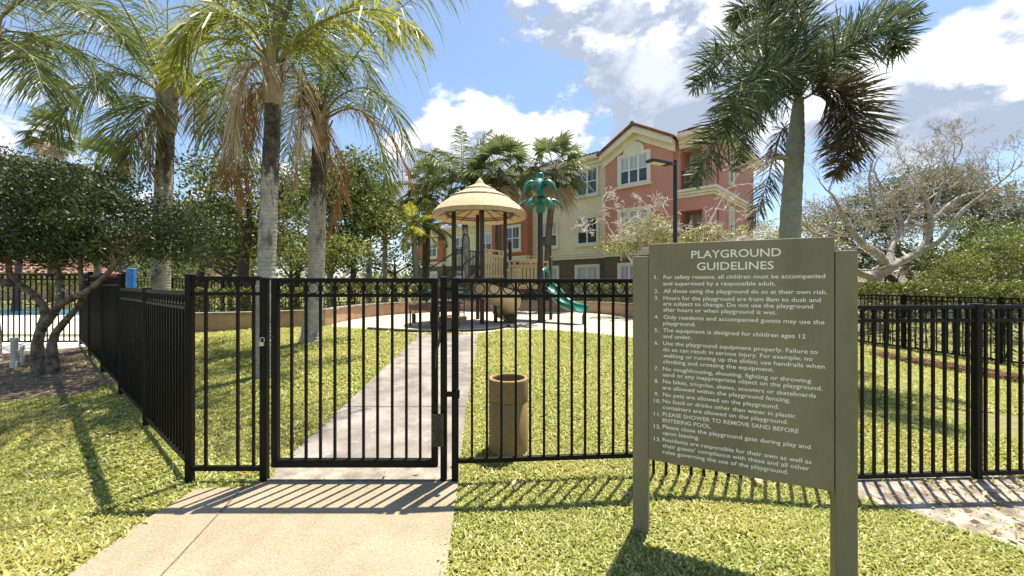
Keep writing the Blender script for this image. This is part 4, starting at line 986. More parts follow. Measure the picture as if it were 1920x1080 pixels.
# gnarled bare tree at right
def bare():
    r = random.Random(8); y = 15.5; b = gat(1640, y); f = lambda a, c, dy=0.0: P(a, c, y + dy); root = thing('bare_tree', 'large gnarled grey tree with bare spreading branches, behind the hedge right of the sign', 'tree', b)
    mb, tips = MB(), []
    limbs = [((b - V((0, 0, .2)), f(1640, 522), f(1668, 500)), (.42, .36, .30)),
             ((f(1650, 515), f(1690, 490), f(1725, 470), f(1745, 430), f(1740, 385), f(1718, 340)), (.26, .22, .19, .15, .12, .07)),
             ((f(1662, 505), f(1650, 480, -.4), f(1615, 455, -.8), f(1590, 420, -1), f(1572, 385, -1.1)), (.26, .22, .18, .13, .08)),
             ((f(1668, 500), f(1672, 460, .5), f(1690, 430, .8), f(1680, 385, 1), f(1650, 345, 1.2)), (.22, .18, .15, .11, .07)),
             ((f(1725, 470), f(1765, 450, -.3), f(1800, 400, -.5), f(1850, 360, -.7), f(1890, 330, -.8)), (.16, .13, .11, .08, .05)),
             ((f(1640, 520), f(1608, 510, -.5), f(1570, 470, -.9), f(1535, 440, -1.1)), (.24, .18, .12, .07)),
             ((f(1742, 420), f(1790, 375, .4), f(1835, 360, .6), f(1885, 355, .8)), (.12, .09, .07, .045)),
             ((f(1745, 400), f(1770, 340, -.2), f(1790, 300, -.2)), (.10, .07, .045)),
             ((f(1690, 430, .8), f(1720, 390, 1.2), f(1760, 360, 1.4)), (.11, .08, .05)),
             ((f(1615, 455, -.8), f(1640, 400, -.9), f(1630, 350, -.9)), (.11, .08, .05))]
    for pts, rad in limbs:
        c = cat_pts(pts, 12); mb.tube(c, [np.interp(i / 11, np.linspace(0, 1, len(rad)), rad) * .66 * (1 + .08 * math.sin(i * 2.3)) for i in range(12)], 9)
    mb.build('trunk', M['bark_bare'], root)
    tw = MB()
    for pts, rad in limbs[1:]:
        c = cat_pts(pts, 12); d = (c[-1] - c[-3]).normalized()
        grow(tw, c[-1], d, .62, rad[-1] * .7, 6, r, tips, .52, .16, (2, 2, 3), .77, .22, 4, .006, .62)
        for k in (4, 6, 7, 8, 10, 11):
            ax = V((r.gauss(0, 1), r.gauss(0, 1), r.gauss(.5, .6))).normalized(); grow(tw, c[k], (ax + V((0, 0, .3))).normalized(), .58, rad[-1] * .42, 5, r, tips, .6, .14, (2, 3), .76, .22, 4, .006, .6)
    tw.build('branches', M['bark_bare'], root)
    rr = np.random.default_rng(3); t = np.array([tuple(q) for q in tips]); k = rr.choice(len(t), 200); c = np.repeat(t[k], 4, 0) + rr.normal(size=(800, 3)) * .07
    v, q = quads_leaves(c, .08, rr); np_mesh('sparse_leaves', v, q, L['pale'], root)
bare()
# pale bare tree in front of the building, half in leaf
def frosty():
    r = random.Random(15); y = 14.8; b = gat(1222, y); f = lambda a, c, dy=0.0: P(a, c, y + dy); root = thing('bare_tree', 'small whitish twiggy tree with some pale green leaves in front of the pink building', 'tree', b)
    mb, tips = MB(), []
    limbs = [((b, f(1215, 540), f(1195, 505), f(1170, 470), f(1150, 440)), (.09, .07, .055, .04, .025)),
             ((b, f(1232, 520), f(1245, 470), f(1240, 420)), (.08, .06, .045, .025)),
             ((b, f(1262, 520, .3), f(1310, 470, .3), f(1330, 420, .3), f(1350, 380, .3)), (.08, .065, .05, .04, .02)),
             ((f(1262, 520, .3), f(1300, 500, -.3), f(1360, 460, -.5), f(1410, 440, -.5)), (.06, .05, .04, .02))]
    for pts, rad in limbs:
        c = cat_pts(pts, 12); mb.tube(c, [np.interp(i / 11, np.linspace(0, 1, len(rad)), rad) for i in range(12)], 7)
    mb.build('trunk', M['bark_white'], root); tw = MB()
    for pts, rad in limbs:
        c = cat_pts(pts, 12); grow(tw, c[-1], (c[-1] - c[-3]).normalized(), .62, rad[-1], 5, r, tips, .6, .05, (2, 2, 3), .78, .24, 4, .0125, .66)
        for k in (5, 6, 8, 10):
            ax = V((r.gauss(0, 1), r.gauss(0, .8), r.gauss(.45, .5))).normalized(); grow(tw, c[k], ax, .6, .022, 4, r, tips, .6, .08, (2, 3), .78, .24, 4, .0125, .66)
    tw.build('branches', M['bark_white'], root)
    rr = np.random.default_rng(4); t = np.array([tuple(q) for q in tips]); t = t[(t[:, 0] < P(1300, 500, y).x) & (t[:, 2] < P(0, 395, y).z)]
    ell = [(tuple(f(1215, 430)), (1.15, .9, .55)), (tuple(f(1165, 460)), (.9, .8, .45)), (tuple(f(1270, 455, .3)), (.7, .8, .5))]
    p1, _ = blob_points(rr, ell + [(tuple(f(1320, 440, .3)), (.7, .7, .5))], 270, 28, .11, .4); v, q = quads_leaves(p1, .08, rr); np_mesh('crown', v, q, L['pale'], root)
frosty()
def simple_tree(name, label, px, y, ell, n, per, cr, size, leaf, seed, bark='bark_dark', rad=.15, cat_='tree', group=None):
    f = lambda a, b, dy=0.0: P(a, b, y + dy); b = gat(px, y); el = [(tuple(f(a, c, dy)), rr) for a, c, dy, rr in ell]
    tr = [((b - V((0, 0, .1)), b.lerp(V(el[0][0]), .5), V(el[0][0])), (rad, rad * .8, rad * .4))] + [((b.lerp(V(e_[0]), .12), b.lerp(V(e_[0]), .55) + V((0, 0, .2)), V(e_[0])), (rad * .6, rad * .45, rad * .2)) for e_ in el[1:5]]
    leafy_tree(name, label, cat_, b, tr, el, n, per, cr, size, leaf, seed, bark, group)
simple_tree('tree', 'wide grey-green domed tree far behind the bare gnarled tree', 1740, 24, [(1740, 375, 0, (3.6, 2, 1.9)), (1640, 395, 0, (2.2, 1.6, 1.6)), (1850, 390, 0, (2.4, 1.6, 1.7)), (1560, 430, 0, (2.2, 1.5, 1.5)), (1930, 430, 0, (2.6, 1.6, 1.8)), (1740, 345, 0, (2.2, 1.6, 1.0))], 900, 34, .34, .15, 'grey', 71, rad=.35)
simple_tree('tree', 'light leafy tree overhanging the right end of the back fence', 1885, 12.6, [(1870, 490, 0, (1.2, .9, .75)), (1800, 505, -.2, (.9, .8, .45)), (1940, 450, 0, (1.2, .9, .8)), (1760, 520, -.3, (.6, .6, .3)), (1900, 545, -.6, (.9, .7, .35)), (1840, 545, -.5, (.8, .6, .3))], 300, 34, .15, .075, 'mid', 72, 'bark', .09)
simple_tree('shrub', 'mid green shrub mass between the bare gnarled trunk and the right edge trees', 1800, 20, [(1800, 470, 0, (1.5, 1, .8)), (1735, 490, 0, (1.2, .9, .7)), (1860, 455, 0, (1.5, 1, 1.0)), (1800, 430, .4, (1.2, .9, .7))], 260, 30, .2, .10, 'mid', 171, 'bark_dark', .07, 'shrub')
simple_tree('shrub', 'pale green shrub beside the foxtail trunk behind the sign', 1405, 17, [(1405, 455, 0, (1.2, .9, .9)), (1455, 440, 0, (.8, .8, .9)), (1540, 455, .2, (.9, .8, 1.2)), (1345, 480, 0, (1, .8, .6))], 130, 30, .18, .10, 'pale', 73, 'bark_white', .06, 'shrub')
simple_tree('shrub', 'dark spiky shrub in the shade under the bare gnarled tree', 1660, 19, [(1660, 450, 0, (1.1, .8, 1.2)), (1700, 480, 0, (1.0, .8, .9)), (1610, 490, 0, (1.0, .8, .8)), (1755, 500, 0, (1.2, .8, .7)), (1555, 500, 0, (1.2, .8, .7))], 190, 28, .22, .13, 'dark', 74, 'bark_dark', .06, 'shrub')
simple_tree('tree', 'bushy green tree at the far right edge behind the light one', 1900, 18, [(1890, 470, 0, (2.0, 1.2, 1.1)), (1960, 480, 0, (1.8, 1.2, 1.4)), (1820, 500, 0, (1.4, 1, .7))], 200, 28, .26, .12, 'mid', 75, 'bark_dark', .12)
# the far wood that closes the horizon
def far_wood():
    r = np.random.default_rng(9); pts = []
    for i in range(2600):
        a = r.uniform(-1.15, 1.15); d = r.uniform(46, 60); x, y = d * math.sin(a) * 1.25, d * math.cos(a) + 4
        h = 3.0 + 1.3 * math.sin(a * 9) + 1.1 * math.sin(a * 23 + 1); z = r.random() ** .7 * h
        pts.append(r.normal(size=(9, 3)) * np.array([.55, .55, .4]) + np.array([x, y, z + .1]))
    v, q = quads_leaves(np.concatenate(pts), .5, r); tag(np_mesh('far_trees', v, q, L['mid']), None, None, kind='stuff')
far_wood()
# ------------------------------------------------------------------ the apartment building
UU = V((-math.sin(R(46.5)), math.cos(R(46.5)), 0)); VV = V((UU.y, -UU.x, 0)); BO = V((6.79, 21.85, 0))
def W(s, t, z): return BO + UU * s + VV * t + V((0, 0, z))
def bbox(mb, s0, s1, t0, t1, z0, z1, mi=0):
    return mb.obox(W((s0 + s1) / 2, (t0 + t1) / 2, (z0 + z1) / 2), UU * ((s1 - s0) / 2), VV * ((t1 - t0) / 2), V((0, 0, (z1 - z0) / 2)), mi)
def side_at(px, t, zero=0): k = (px - HX) / F; q = BO + VV * t; return (k * q.y - q.x) / (UU.x - k * UU.y)
def depth_at(px, s): k = (px - HX) / F; q = BO + UU * s; return (k * q.y - q.x) / (VV.x - k * VV.y)
bl = thing('apartment_building', 'three storey apartment building of pink, cream and terracotta stucco with tiled roof', 'building', W(0, 0, 0))
def block(name, s0, s1, t0, t1, z0, z1, m, label=None):
    o = bbox(MB(), s0, s1, t0, t1, z0, z1).build(name, M[m], bl)
    if label: o['label'] = label
    return o
def band(s0, s1, t0, t1, z0, z1, d=.14, lines=3, m='trim'):
    """A stepped cornice band standing proud of the wall."""
    mb = MB()
    for k in range(lines):
        a = z0 + (z1 - z0) * k / lines; b = z0 + (z1 - z0) * (k + 1) / lines; q = d * (.45 + .55 * (k + 1) / lines); bbox(mb, s0 - q, s1 + q, t0 - q, t1, a, b - .012)
    mb.build('cornice', M[m], bl)
rw = random.Random(77)
def window(s, t, z0, z1, w, cols=2, face='front', tw=.16, blind=None, arch=False, sill=True):
    """Trim, white sash with bars, glass, and now and then a pale blind."""
    if face == 'front':
        A_, N_ = UU, VV * -1; o = lambda a, d, z: W(s + a, t - d, z)
    else:
        A_, N_ = VV, UU * -1; o = lambda a, d, z: W(s - d, t + a, z)
    Z = V((0, 0, 1)); h = w / 2
    def bar(mb, a0, a1, z0_, z1_, d0, d1): mb.obox(o((a0 + a1) / 2, (d0 + d1) / 2, (z0_ + z1_) / 2), A_ * ((a1 - a0) / 2), N_ * ((d1 - d0) / 2), Z * ((z1_ - z0_) / 2))
    mb = MB(); bar(mb, -h - tw, -h, z0, z1, -.02, .085); bar(mb, h, h + tw, z0, z1, -.02, .085); bar(mb, -h - tw, h + tw, z1, z1 + tw, -.02, .09)
    bar(mb, -h - tw, h + tw, z0 - tw, z0, -.02, .09)
    if sill: bar(mb, -h - tw - .07, h + tw + .07, z0 - tw - .05, z0 - tw + .05, -.02, .16)
    if arch:
        n = 14; vs = [o(.62 * math.cos(math.pi * i / n), d, z1 + tw + .62 * math.sin(math.pi * i / n)) for d in (.07, -.02) for i in range(n + 1)]
        mb.add(vs, [tuple(range(n + 1))] + [(i, i + n + 1, i + n + 2, i + 1) for i in range(n)])
    win = mb.build('window', M['trim'], bl)
    g = MB(); bar(g, -h, h, z0, z1, -.02, .012); g.build('pane', M['glass'], win)
    zm = (z0 + z1) / 2
    if blind is None: blind = rw.choice((0, .5, .5, 1))
    if blind:
        k = MB(); 
        for c in range(cols):
            a0 = -h + w * c / cols; a1 = a0 + w / cols
            if rw.random() < .9: bar(k, a0 + .02, a1 - .02, z1 - (z1 - z0) * blind, z1, .012, .018)
        if k.v: k.build('blind', M['blind'], win)
    f = MB(); b = .055
    bar(f, -h, -h + b, z0, z1, .012, .05); bar(f, h - b, h, z0, z1, .012, .05); bar(f, -h + b, h - b, z1 - b, z1, .012, .049); bar(f, -h + b, h - b, z0, z0 + b, .012, .049)
    bar(f, -h + b, h - b, zm - .03, zm + .03, .012, .054)
    for c in range(1, cols): x = -h + w * c / cols; bar(f, x - .045, x + .045, z0 + b, z1 - b, .012, .058)
    for c in range(cols): x = -h + w * (c + .5) / cols; bar(f, x - .013, x + .013, zm + .03, z1 - b, .012, .034)
    f.build('sash', M['sash'], win)
sL, sR, sC = side_at(1135, 0), side_at(1262, 0), side_at(1338, .25)       # pink gable and the corner
LV = [(-.4, 3.18, 'brownwall'), (3.18, 9.25, None)]
tC, tT, tK = .70, .15, .95                                                 # how far each section stands back
sT0, sT1, sK1, sE1 = side_at(989, tT), side_at(922, tT), side_at(836, tK), side_at(783, .6)
# lower storey in brown, upper storeys by section
block('wall', sR, sL, 0, 8, -.4, 3.25, 'brownwall', 'brown ground storey'); block('wall', sR, sL, .003, 8, 3.25, 8.75, 'pink', 'pink gabled front')
gb = MB(); sm_ = (sL + sR) / 2
gb.add([W(sR, .003, 8.75), W(sL, .003, 8.75), W(sm_, .003, 9.9), W(sR, 2.5, 8.75), W(sL, 2.5, 8.75), W(sm_, 2.5, 9.9)], [(0, 1, 2), (3, 5, 4), (0, 2, 5, 3), (1, 4, 5, 2)]).build('gable', M['pink'], bl)
block('wall', sL, sT0, tC, 8, -.4, 3.25, 'brownwall'); block('wall', sL, sT0, tC + .003, 8, 3.25, 9.25, 'cream', 'cream front between pink and terracotta')
block('wall', sT0, sT1, tT, 8, -.4, 3.25, 'brownwall'); block('wall', sT0, sT1, tT + .003, 8, 3.25, 9.25, 'terra', 'terracotta front')
block('wall', sT1, sK1, tK, 8, -.4, 3.25, 'brownwall'); block('wall', sT1, sK1, tK + .003, 8, 3.25, 6.4, 'cream', 'lower cream wing')
block('wall', sK1, sE1, .6, 8, -.4, 3.25, 'brownwall'); block('wall', sK1, sE1, .603, 8, 3.25, 6.4, 'terra', 'lower terracotta wing')
for a, b, t in ((sR, sL, 0), (sL, sT0, tC), (sT0, sT1, tT), (sT1, sK1, tK), (sK1, sE1, .6)): band(a + .1, b - .1, t, t + .3, 3.10, 3.52)
# the corner with open balconies
for z0, z1, m in ((-.4, 3.2, 'brownwall'), (3.2, 9.0, 'pink')):
    for q in ((sR - .28, sR, .25, 1.55), (sC, sC + .52, .25, .80), (sC, sR, 1.55, depth_at(1413, sC)), (sC + .003, sC + .14, 1.15, 1.55)): bbox(MB(), *q, z0, z1).build('wall', M[m], bl)
for q in ((8.45, 9.03), (5.25, 5.98)): bbox(MB(), sC - .001, sR, .247, 1.55, *q).build('wall', M['pink'], bl)
tE = depth_at(1413, sC)
mb = MB()
for k, (za, zb_, d) in enumerate(((5.93, 6.06, .06), (6.06, 6.20, .13), (6.20, 6.36, .20))): bbox(mb, sC - d, sR + .05, .25 - d, tE, za, zb_ - .015)
mb.build('cornice', M['trim'], bl)
mb = MB()
for k, (za, zb_, d) in enumerate(((3.10, 3.24, .06), (3.24, 3.38, .1), (3.38, 3.52, .15))): bbox(mb, sC - d, sR + .05, .25 - d, tE, za, zb_ - .015)
mb.build('cornice', M['trim'], bl)
for z in (6.36, 3.52):
    rb = MB(); a0, a1 = sC + .52, sR - .28; bbox(rb, a0, a1, .36, .40, z + .95, z + 1.0); bbox(rb, a0, a1, .36, .40, z + .80, z + .83); bbox(rb, a0, a1, .36, .40, z + .06, z + .10)
    k = int((a1 - a0) / .11)
    for i in range(k): s = a0 + (i + .5) * (a1 - a0) / k; bbox(rb, s - .011, s + .011, .37, .39, z + .1, z + .95)
    bbox(rb, sC + .1, sC + .14, .80, 1.15, z + .95, z + 1.0)
    for i in range(3): t = .86 + .11 * i; bbox(rb, sC + .11, sC + .13, t - .011, t + .011, z + .06, z + .95)
    rb.build('balcony_railing', M['lamp'], bl)
    window(sR - .95, 1.55, z + .2, z + 2.1, 1.1, 2, tw=.08, blind=.8, sill=False)
# windows
sw = (side_at(1160, 0) + side_at(1219, 0)) / 2
window(sw, 0, 7.10, 8.62, 1.62, 3, blind=.5, arch=True); window(sw, 0, 4.02, 5.60, 1.62, 3, blind=1); window(sw, 0, .95, 2.55, 1.62, 3, blind=1)
s1 = (side_at(1082, tC) + side_at(1122, tC)) / 2; s2 = (side_at(1016, tC) + side_at(1042, tC)) / 2
for s in (s1, s2): window(s, tC, 7.12, 8.72, 1.42, 2, blind=0 if s == s1 else .5, tw=.13); window(s, tC, 4.05, 5.65, 1.42, 2, blind=.55, tw=.13); window(s, tC, .92, 2.58, 1.5, 2, blind=1)
for pa_, pb_ in ((950, 973),):
    s = (side_at(pa_, tT) + side_at(pb_, tT)) / 2; window(s, tT, 7.1, 8.7, 1.35, 2, blind=.5); window(s, tT, 4.0, 5.6, 1.35, 2, blind=0); window(s, tT, .9, 2.5, 1.35, 2, blind=1)
for px in (912, 862): s = side_at(px, tK); window(s, tK, 4.0, 5.5, 1.3, 2, blind=.5); window(s, tK, .9, 2.5, 1.3, 2, blind=1)
for px in (811,): s = side_at(px, .6); window(s, .6, 4.0, 5.5, 1.3, 2, blind=.3); window(s, .6, .9, 2.5, 1.3, 2, blind=1)
for z0 in (7.0, 3.95): window(sC, 3.15, z0, z0 + 1.6, .62, 1, face='side', tw=.13)
# eaves, fascia and tiled roofs
def tiles(mb, e0, e1, r0, r1, n_rows=9, wave=.26):
    """Barrel tiles between an eave line and a ridge line: rounded ribs running up the slope, each row lapping the next."""
    l_ = (e1 - e0).length; nc = max(4, int(l_ / wave) * 4); nrm = (e1 - e0).cross(r0 - e0).normalized()
    if nrm.z < 0: nrm = -nrm
    vs = []; fs_ = []; k = 0
    for i in range(n_rows):
        for lip, v in ((.05, i / n_rows), (.0, (i + 1) / n_rows)):
            a, b = e0.lerp(r0, v), e1.lerp(r1, v)
            for j in range(nc + 1): u = j / nc; vs.append(a.lerp(b, u) + nrm * (lip + .055 * abs(math.sin(math.pi * u * l_ / wave))))
        for j in range(nc): q = i * 2 * (nc + 1); fs_.append((q + j, q + j + 1, q + nc + 2 + j, q + nc + 1 + j))
        if i:
            for j in range(nc): q = i * 2 * (nc + 1); fs_.append((q + j, q - nc - 1 + j, q - nc + j, q + j + 1))
    mb.add(vs, fs_); return mb
mat('roof_tile', (.27, .125, .090), .9, (.15, .075, .058), 3.5, .4, 40); M['tile'] = MATS['roof_tile']
def eave(s0, s1, t, z, d=.42, t1=None):
    mb = MB(); bbox(mb, s0, s1, t - d, t + .02, z, z + .10); bbox(mb, s0, s1, t - d - .06, t - d + .02, z + .06, z + .26); bbox(mb, s0, s1, t - d * .45, t + .01, z - .22, z - .004); bbox(mb, s0, s1, t - d * .2, t + .01, z - .42, z - .225); mb.build('eave', M['trim'], bl)
eave(sL, sT0, tC, 9.14); eave(sT0 + .01, sT1, tT, 9.14, .4); eave(sT1 + .4, sK1, tK, 6.2, .4); eave(sK1 + .01, sE1, .6, 6.2, .4); eave(sC - .35, sR - .25, .25, 8.90, .40)
mb = MB(); bbox(mb, sC - .40, sC - .02, .25, tE + .3, 8.90, 9.0); bbox(mb, sC - .46, sC - .38, -.2, tE + .3, 8.95, 9.16); bbox(mb, sC - .2, sC - .004, .25, tE, 8.68, 8.896); mb.build('eave', M['trim'], bl)
rf = MB()
tiles(rf, W(sL, tC - .52, 9.38), W(sT0, tC - .52, 9.38), W(sL, tC + 4.2, 10.9), W(sT0, tC + 4.2, 10.9))
tiles(rf, W(sT0, tT - .5, 9.38), W(sT1, tT - .5, 9.38), W(sT0, tT + 4.2, 10.9), W(sT1, tT + 4.2, 10.9))
tiles(rf, W(sT1, tK - .5, 6.44), W(sK1, tK - .5, 6.44), W(sT1, tK + 3, 7.8), W(sK1, tK + 3, 7.8)); tiles(rf, W(sK1, .6 - .5, 6.44), W(sE1, .1, 6.44), W(sK1, 3.6, 7.8), W(sE1, 3.6, 7.8))
tiles(rf, W(sC - .5, -.22, 9.13), W(sR - .2, -.22, 9.13), W(sC + 2.4, 3.2, 10.5), W(sR - .2, 3.2, 10.5))
tiles(rf, W(sC - .5, tE + .3, 9.13), W(sC - .5, -.22, 9.13), W(sC + 2.4, tE - 2, 10.5), W(sC + 2.4, 3.2, 10.5))
rf.build('roof', M['tile'], bl)
# the gable: cream rake boards and tiles over them
zE, zA = 8.92, 10.06; dl = .26
for sa, sg in ((sL + .12, 1), (sR - .12, -1)):
    mb = MB(); a, b = W(sa, -.02, zE), W(sm_, -.02, zA); dn = V((0, 0, -.46))
    for d0, d1, up_, lo_ in ((0.0, .10, 0, -.62), (.10, .40, 0, -.24), (.40, .46, .05, -.30)):
        vs = [p - VV * d + V((0, 0, h)) for p in (a, b) for d in (d0 - .01, d1) for h in (lo_, up_)]
        mb.add(vs, [(0, 1, 3, 2), (4, 6, 7, 5), (0, 4, 5, 1), (2, 3, 7, 6), (1, 5, 7, 3), (0, 2, 6, 4)])
    mb.build('rake_board', M['trim'], bl)
    t_ = MB(); e0, e1 = W(sa + sg * .12, -.56, zE - .02), W(sa + sg * .12, 4.6, zE - .02); r0, r1 = W(sm_, -.56, zA + .06), W(sm_, 4.6, zA + .06)
    tiles(t_, e0, e1, r0, r1, 8); t_.tube([e0 + V((0, 0, .06)), r0 + V((0, 0, .09))], .085, 8); t_.build('roof', M['tile'], bl)
MB().tube([W(sm_, -.64, zA + .14), W(sm_, 4.6, zA + .14)], .12, 10).build('ridge_cap', M['tile'], bl)
# the closed end of the cream eaves beside the gable
# low red-roofed buildings far at the left and right
def house(name, label, x0, x1, y, d, h, rise, m, rm='tile'):
    z = float(gz((x0 + x1) / 2, y)); hh = thing(name, label, 'house', ((x0 + x1) / 2, y, z)); MB().box(x0, x1, y, y + d, z - .2, h).build('wall', M[m], hh); q = MB()
    a = [V((x0 - .6, y - .6, h)), V((x1 + .6, y - .6, h)), V((x1 + .6, y + d + .6, h)), V((x0 - .6, y + d + .6, h))]; r0, r1 = V((x0 + d / 2, y + d / 2, h + rise)), V((x1 - d / 2, y + d / 2, h + rise))
    tiles(q, a[0], a[1], r0, r1, 10, .4); tiles(q, a[1], a[2], r1, r1 + V((0, .01, 0)), 10, .4); tiles(q, a[3], a[0], r0 + V((0, .01, 0)), r0, 10, .4); q.build('roof', M[rm], hh)
    for k in range(int((x1 - x0) / 3)):
        x = x0 + 1.5 + 3 * k; w_ = MB().box(x - .7, x + .7, y - .06, y + .02, z + 1, h - .5).build('window', M['trim'], hh); MB().box(x - .58, x + .58, y - .07, y, z + 1.1, h - .62).build('pane', M['glass'], w_)
house('pool_house', 'low orange tile-roofed pool house beyond the pool at the left', -52, -36.5, 30, 7, 2.4, 2.4, 'farwall')
house('house', 'small pale building with a low roof glimpsed behind the bare gnarled tree', 25, 32, 25, 5, 1.5, .9, 'trim', 'coping')
house('house', 'pinkish building seen through the gaps of the dark leaning tree', -48, -34, 44, 8, 6.2, 2.2, 'farwall')

# ------------------------------------------------------------------ the play structure
pf0 = G(904, 608); zg = float(gz(-1, 12)) + .012
Fp = V((-.89, 11.74, 0)); Rp = V((-.22, 12.68, 0)); Lp = V((-1.83, 12.41, 0)); Bp = V((-1.16, 13.35, 0)); Qp = V((.875, 12.2, 0)); Cp = (Fp + Bp) / 2
ps = thing('play_structure', 'playground climbing structure with a thatched cone roof, slides and a fake green palm', 'playground', (Cp.x, Cp.y, zg))
def pz(p, z): return V((p[0], p[1], z))
DZ, DZ2 = 1.69, 1.36
for p, zt, r_ in ((Fp, 3.95, .062), (Rp, 3.95, .058), (Lp, 3.95, .062), (Bp, 3.95, .058)):
    MB().post((p.x, p.y, zg - .2), r_ * 2, zt, False, .02).build('post', M['pole_brown'], ps)
po = MB(); po.lathe((Qp.x, Qp.y, 0), [(.082, zg - .2), (.078, 4.25)], 16); po.build('post', M['pole_brown'], ps)
MB().lathe((-.06, 12.78, 0), [(.055, zg), (.055, 2.84), (.04, 2.88), (.001, 2.89)], 12).build('post', M['pole_brown'], ps)
MB().lathe((Qp.x + .42, Qp.y + .97, 0), [(.055, zg), (.055, 2.4), (.001, 2.43)], 12).build('post', M['pole_brown'], ps)
# thatched roof in lapped tiers, its soffit and rafters
zE_ = 3.60
mat('thatch', (.60, .47, .30), .9, (.47, .35, .21), 3.0, .8, 30, stretch=(6, 6, .8)); M['thatch'] = MATS['thatch']
def cone(mb, prof, n=72, jit=.012, seed=1):
    r = random.Random(seed); vs = []
    for i, (q, z) in enumerate(prof):
        for j in range(n): t = 2 * math.pi * j / n; w_ = q + (r.uniform(-jit, jit) if i == 0 else 0); vs.append((Cp.x + w_ * math.cos(t), Cp.y + w_ * math.sin(t), z + (r.uniform(-jit, jit) if i == 0 else 0)))
    mb.add(vs, [(i * n + j, i * n + (j + 1) % n, (i + 1) * n + (j + 1) % n, (i + 1) * n + j) for i in range(len(prof) - 1) for j in range(n)], 0, False)
ro = MB()
cone(ro, [(1.47, zE_), (1.50, zE_ + .13), (1.24, 3.98), (.90, 4.23)], seed=1); cone(ro, [(.965, 4.195), (.955, 4.235), (.70, 4.36), (.46, 4.48)], seed=2)
cone(ro, [(.525, 4.455), (.515, 4.495), (.30, 4.60), (.13, 4.69)], seed=3); cone(ro, [(.165, 4.675), (.155, 4.70), (.115, 4.735)], 40, .006, 4); cone(ro, [(.125, 4.73), (.085, 4.79), (.035, 4.86), (.001, 4.89)], 40, .004, 5)
rfo = ro.build('roof', M['thatch'], ps)
so = MB(); so.lathe((Cp.x, Cp.y, 0), [(1.47, zE_), (1.40, zE_ + .01), (1.10, 3.74), (.02, 4.05)], 48, smooth=False); so.build('soffit', M['plastic_tan'], rfo)
rr_ = MB(); rr_.lathe((Cp.x, Cp.y, 0), [(1.02, 3.70), (1.06, 3.66), (1.10, 3.72)], 40)
for k in range(12): t = math.pi * k / 6 + .1; rr_.tube([(Cp.x + 1.3 * math.cos(t), Cp.y + 1.3 * math.sin(t), 3.655), (Cp.x + .1 * math.cos(t), Cp.y + .1 * math.sin(t), 4.0)], .012, 5)
rr_.build('rafters', M['deck_brown'], rfo)
# decks
def slab(pts, z0, z1):
    n = len(pts); return MB().add([pz(p, z) for z in (z0, z1) for p in pts], [tuple(reversed(range(n))), tuple(range(n, 2 * n))] + [(i, (i + 1) % n, n + (i + 1) % n, n + i) for i in range(n)])
def inset(p, k=.05): return p.lerp(Cp, k)
slab([inset(Fp), inset(Rp), inset(Bp), inset(Lp)], DZ - .10, DZ).build('deck', M['deck_brown'], ps)
nb = V((.403, .915, 0)); R2, Q2 = Rp + nb * 1.05, Qp + nb * 1.05
slab([Rp + nb * .05 + V((.05, 0, 0)), Qp + nb * .05, Q2, R2], DZ2 - .10, DZ2).build('deck', M['deck_brown'], ps)
# tan picket railings
def tan_rail(a, b, z0, z1, n, holes=True):
    e_ = (b - a).normalized(); nn = V((-e_.y, e_.x, 0)); l_ = (b - a).length; mb = MB(); c = lambda s, z: a + e_ * s + V((0, 0, z))
    for za, zb_ in ((z0, z0 + .07), (z1 - .05, z1), (z1 - .22, z1 - .15)): mb.obox(c(l_ / 2, (za + zb_) / 2), e_ * (l_ / 2), nn * .022, V((0, 0, (zb_ - za) / 2)))
    for i in range(n):
        s = l_ * (i + .5) / n; mb.obox(c(s, (z0 + z1) / 2 - .06), e_ * (l_ / n * .28), nn * .018, V((0, 0, (z1 - z0) / 2 - .1)))
    for s in (.05, l_ * .22, l_ * .78, l_ - .05): mb.obox(c(s, z1 - .1), e_ * .035, nn * .021, V((0, 0, .06)))
    return mb.build('railing', M['plastic_tan'], ps, .008)
ef = (Rp - Fp).normalized(); tan_rail(Fp + ef * .09, Rp - ef * .09, DZ + .02, 2.57, 7)
eq = (Qp - Rp).normalized(); tan_rail(Rp + eq * .10, Qp - eq * .10, DZ2 + .02, 2.27, 8)
tan_rail(Q2 - eq * .05, R2 + eq * .05, DZ2 + .02, 2.27, 8)
# dark green bars on the far left side, with the hooped hand hold
def hoop(a, b, z0, z1, r_=.019):
    c = (a + b) / 2; h = (b - a) / 2; w_ = h.length; pts = [pz(a, z0), pz(a, z1 - w_)] + [pz(c - h * math.cos(math.pi * k / 8), z1 - w_ + w_ * math.sin(math.pi * k / 8)) for k in range(1, 8)] + [pz(b, z1 - w_), pz(b, z0)]
    return pts
el_ = (Bp - Lp).normalized(); hp_ = MB(); hp_.tube(hoop(Lp + el_ * .40, Lp + el_ * .72, DZ, 3.12), .022, 8); hp_.build('hand_hold', M['steel_green'], ps)
for s0, s1 in ((.08, .38), (.75, 1.08)):
    q = MB(); 
    for z in (2.60, 1.80): q.tube([pz(Lp + el_ * s0, z), pz(Lp + el_ * s1, z)], .02, 6)
    for k in range(4): p = Lp + el_ * (s0 + (s1 - s0) * (k + .5) / 4); q.tube([pz(p, 1.8), pz(p, 2.6)], .014, 6)
    q.build('railing', M['steel_green'], ps)
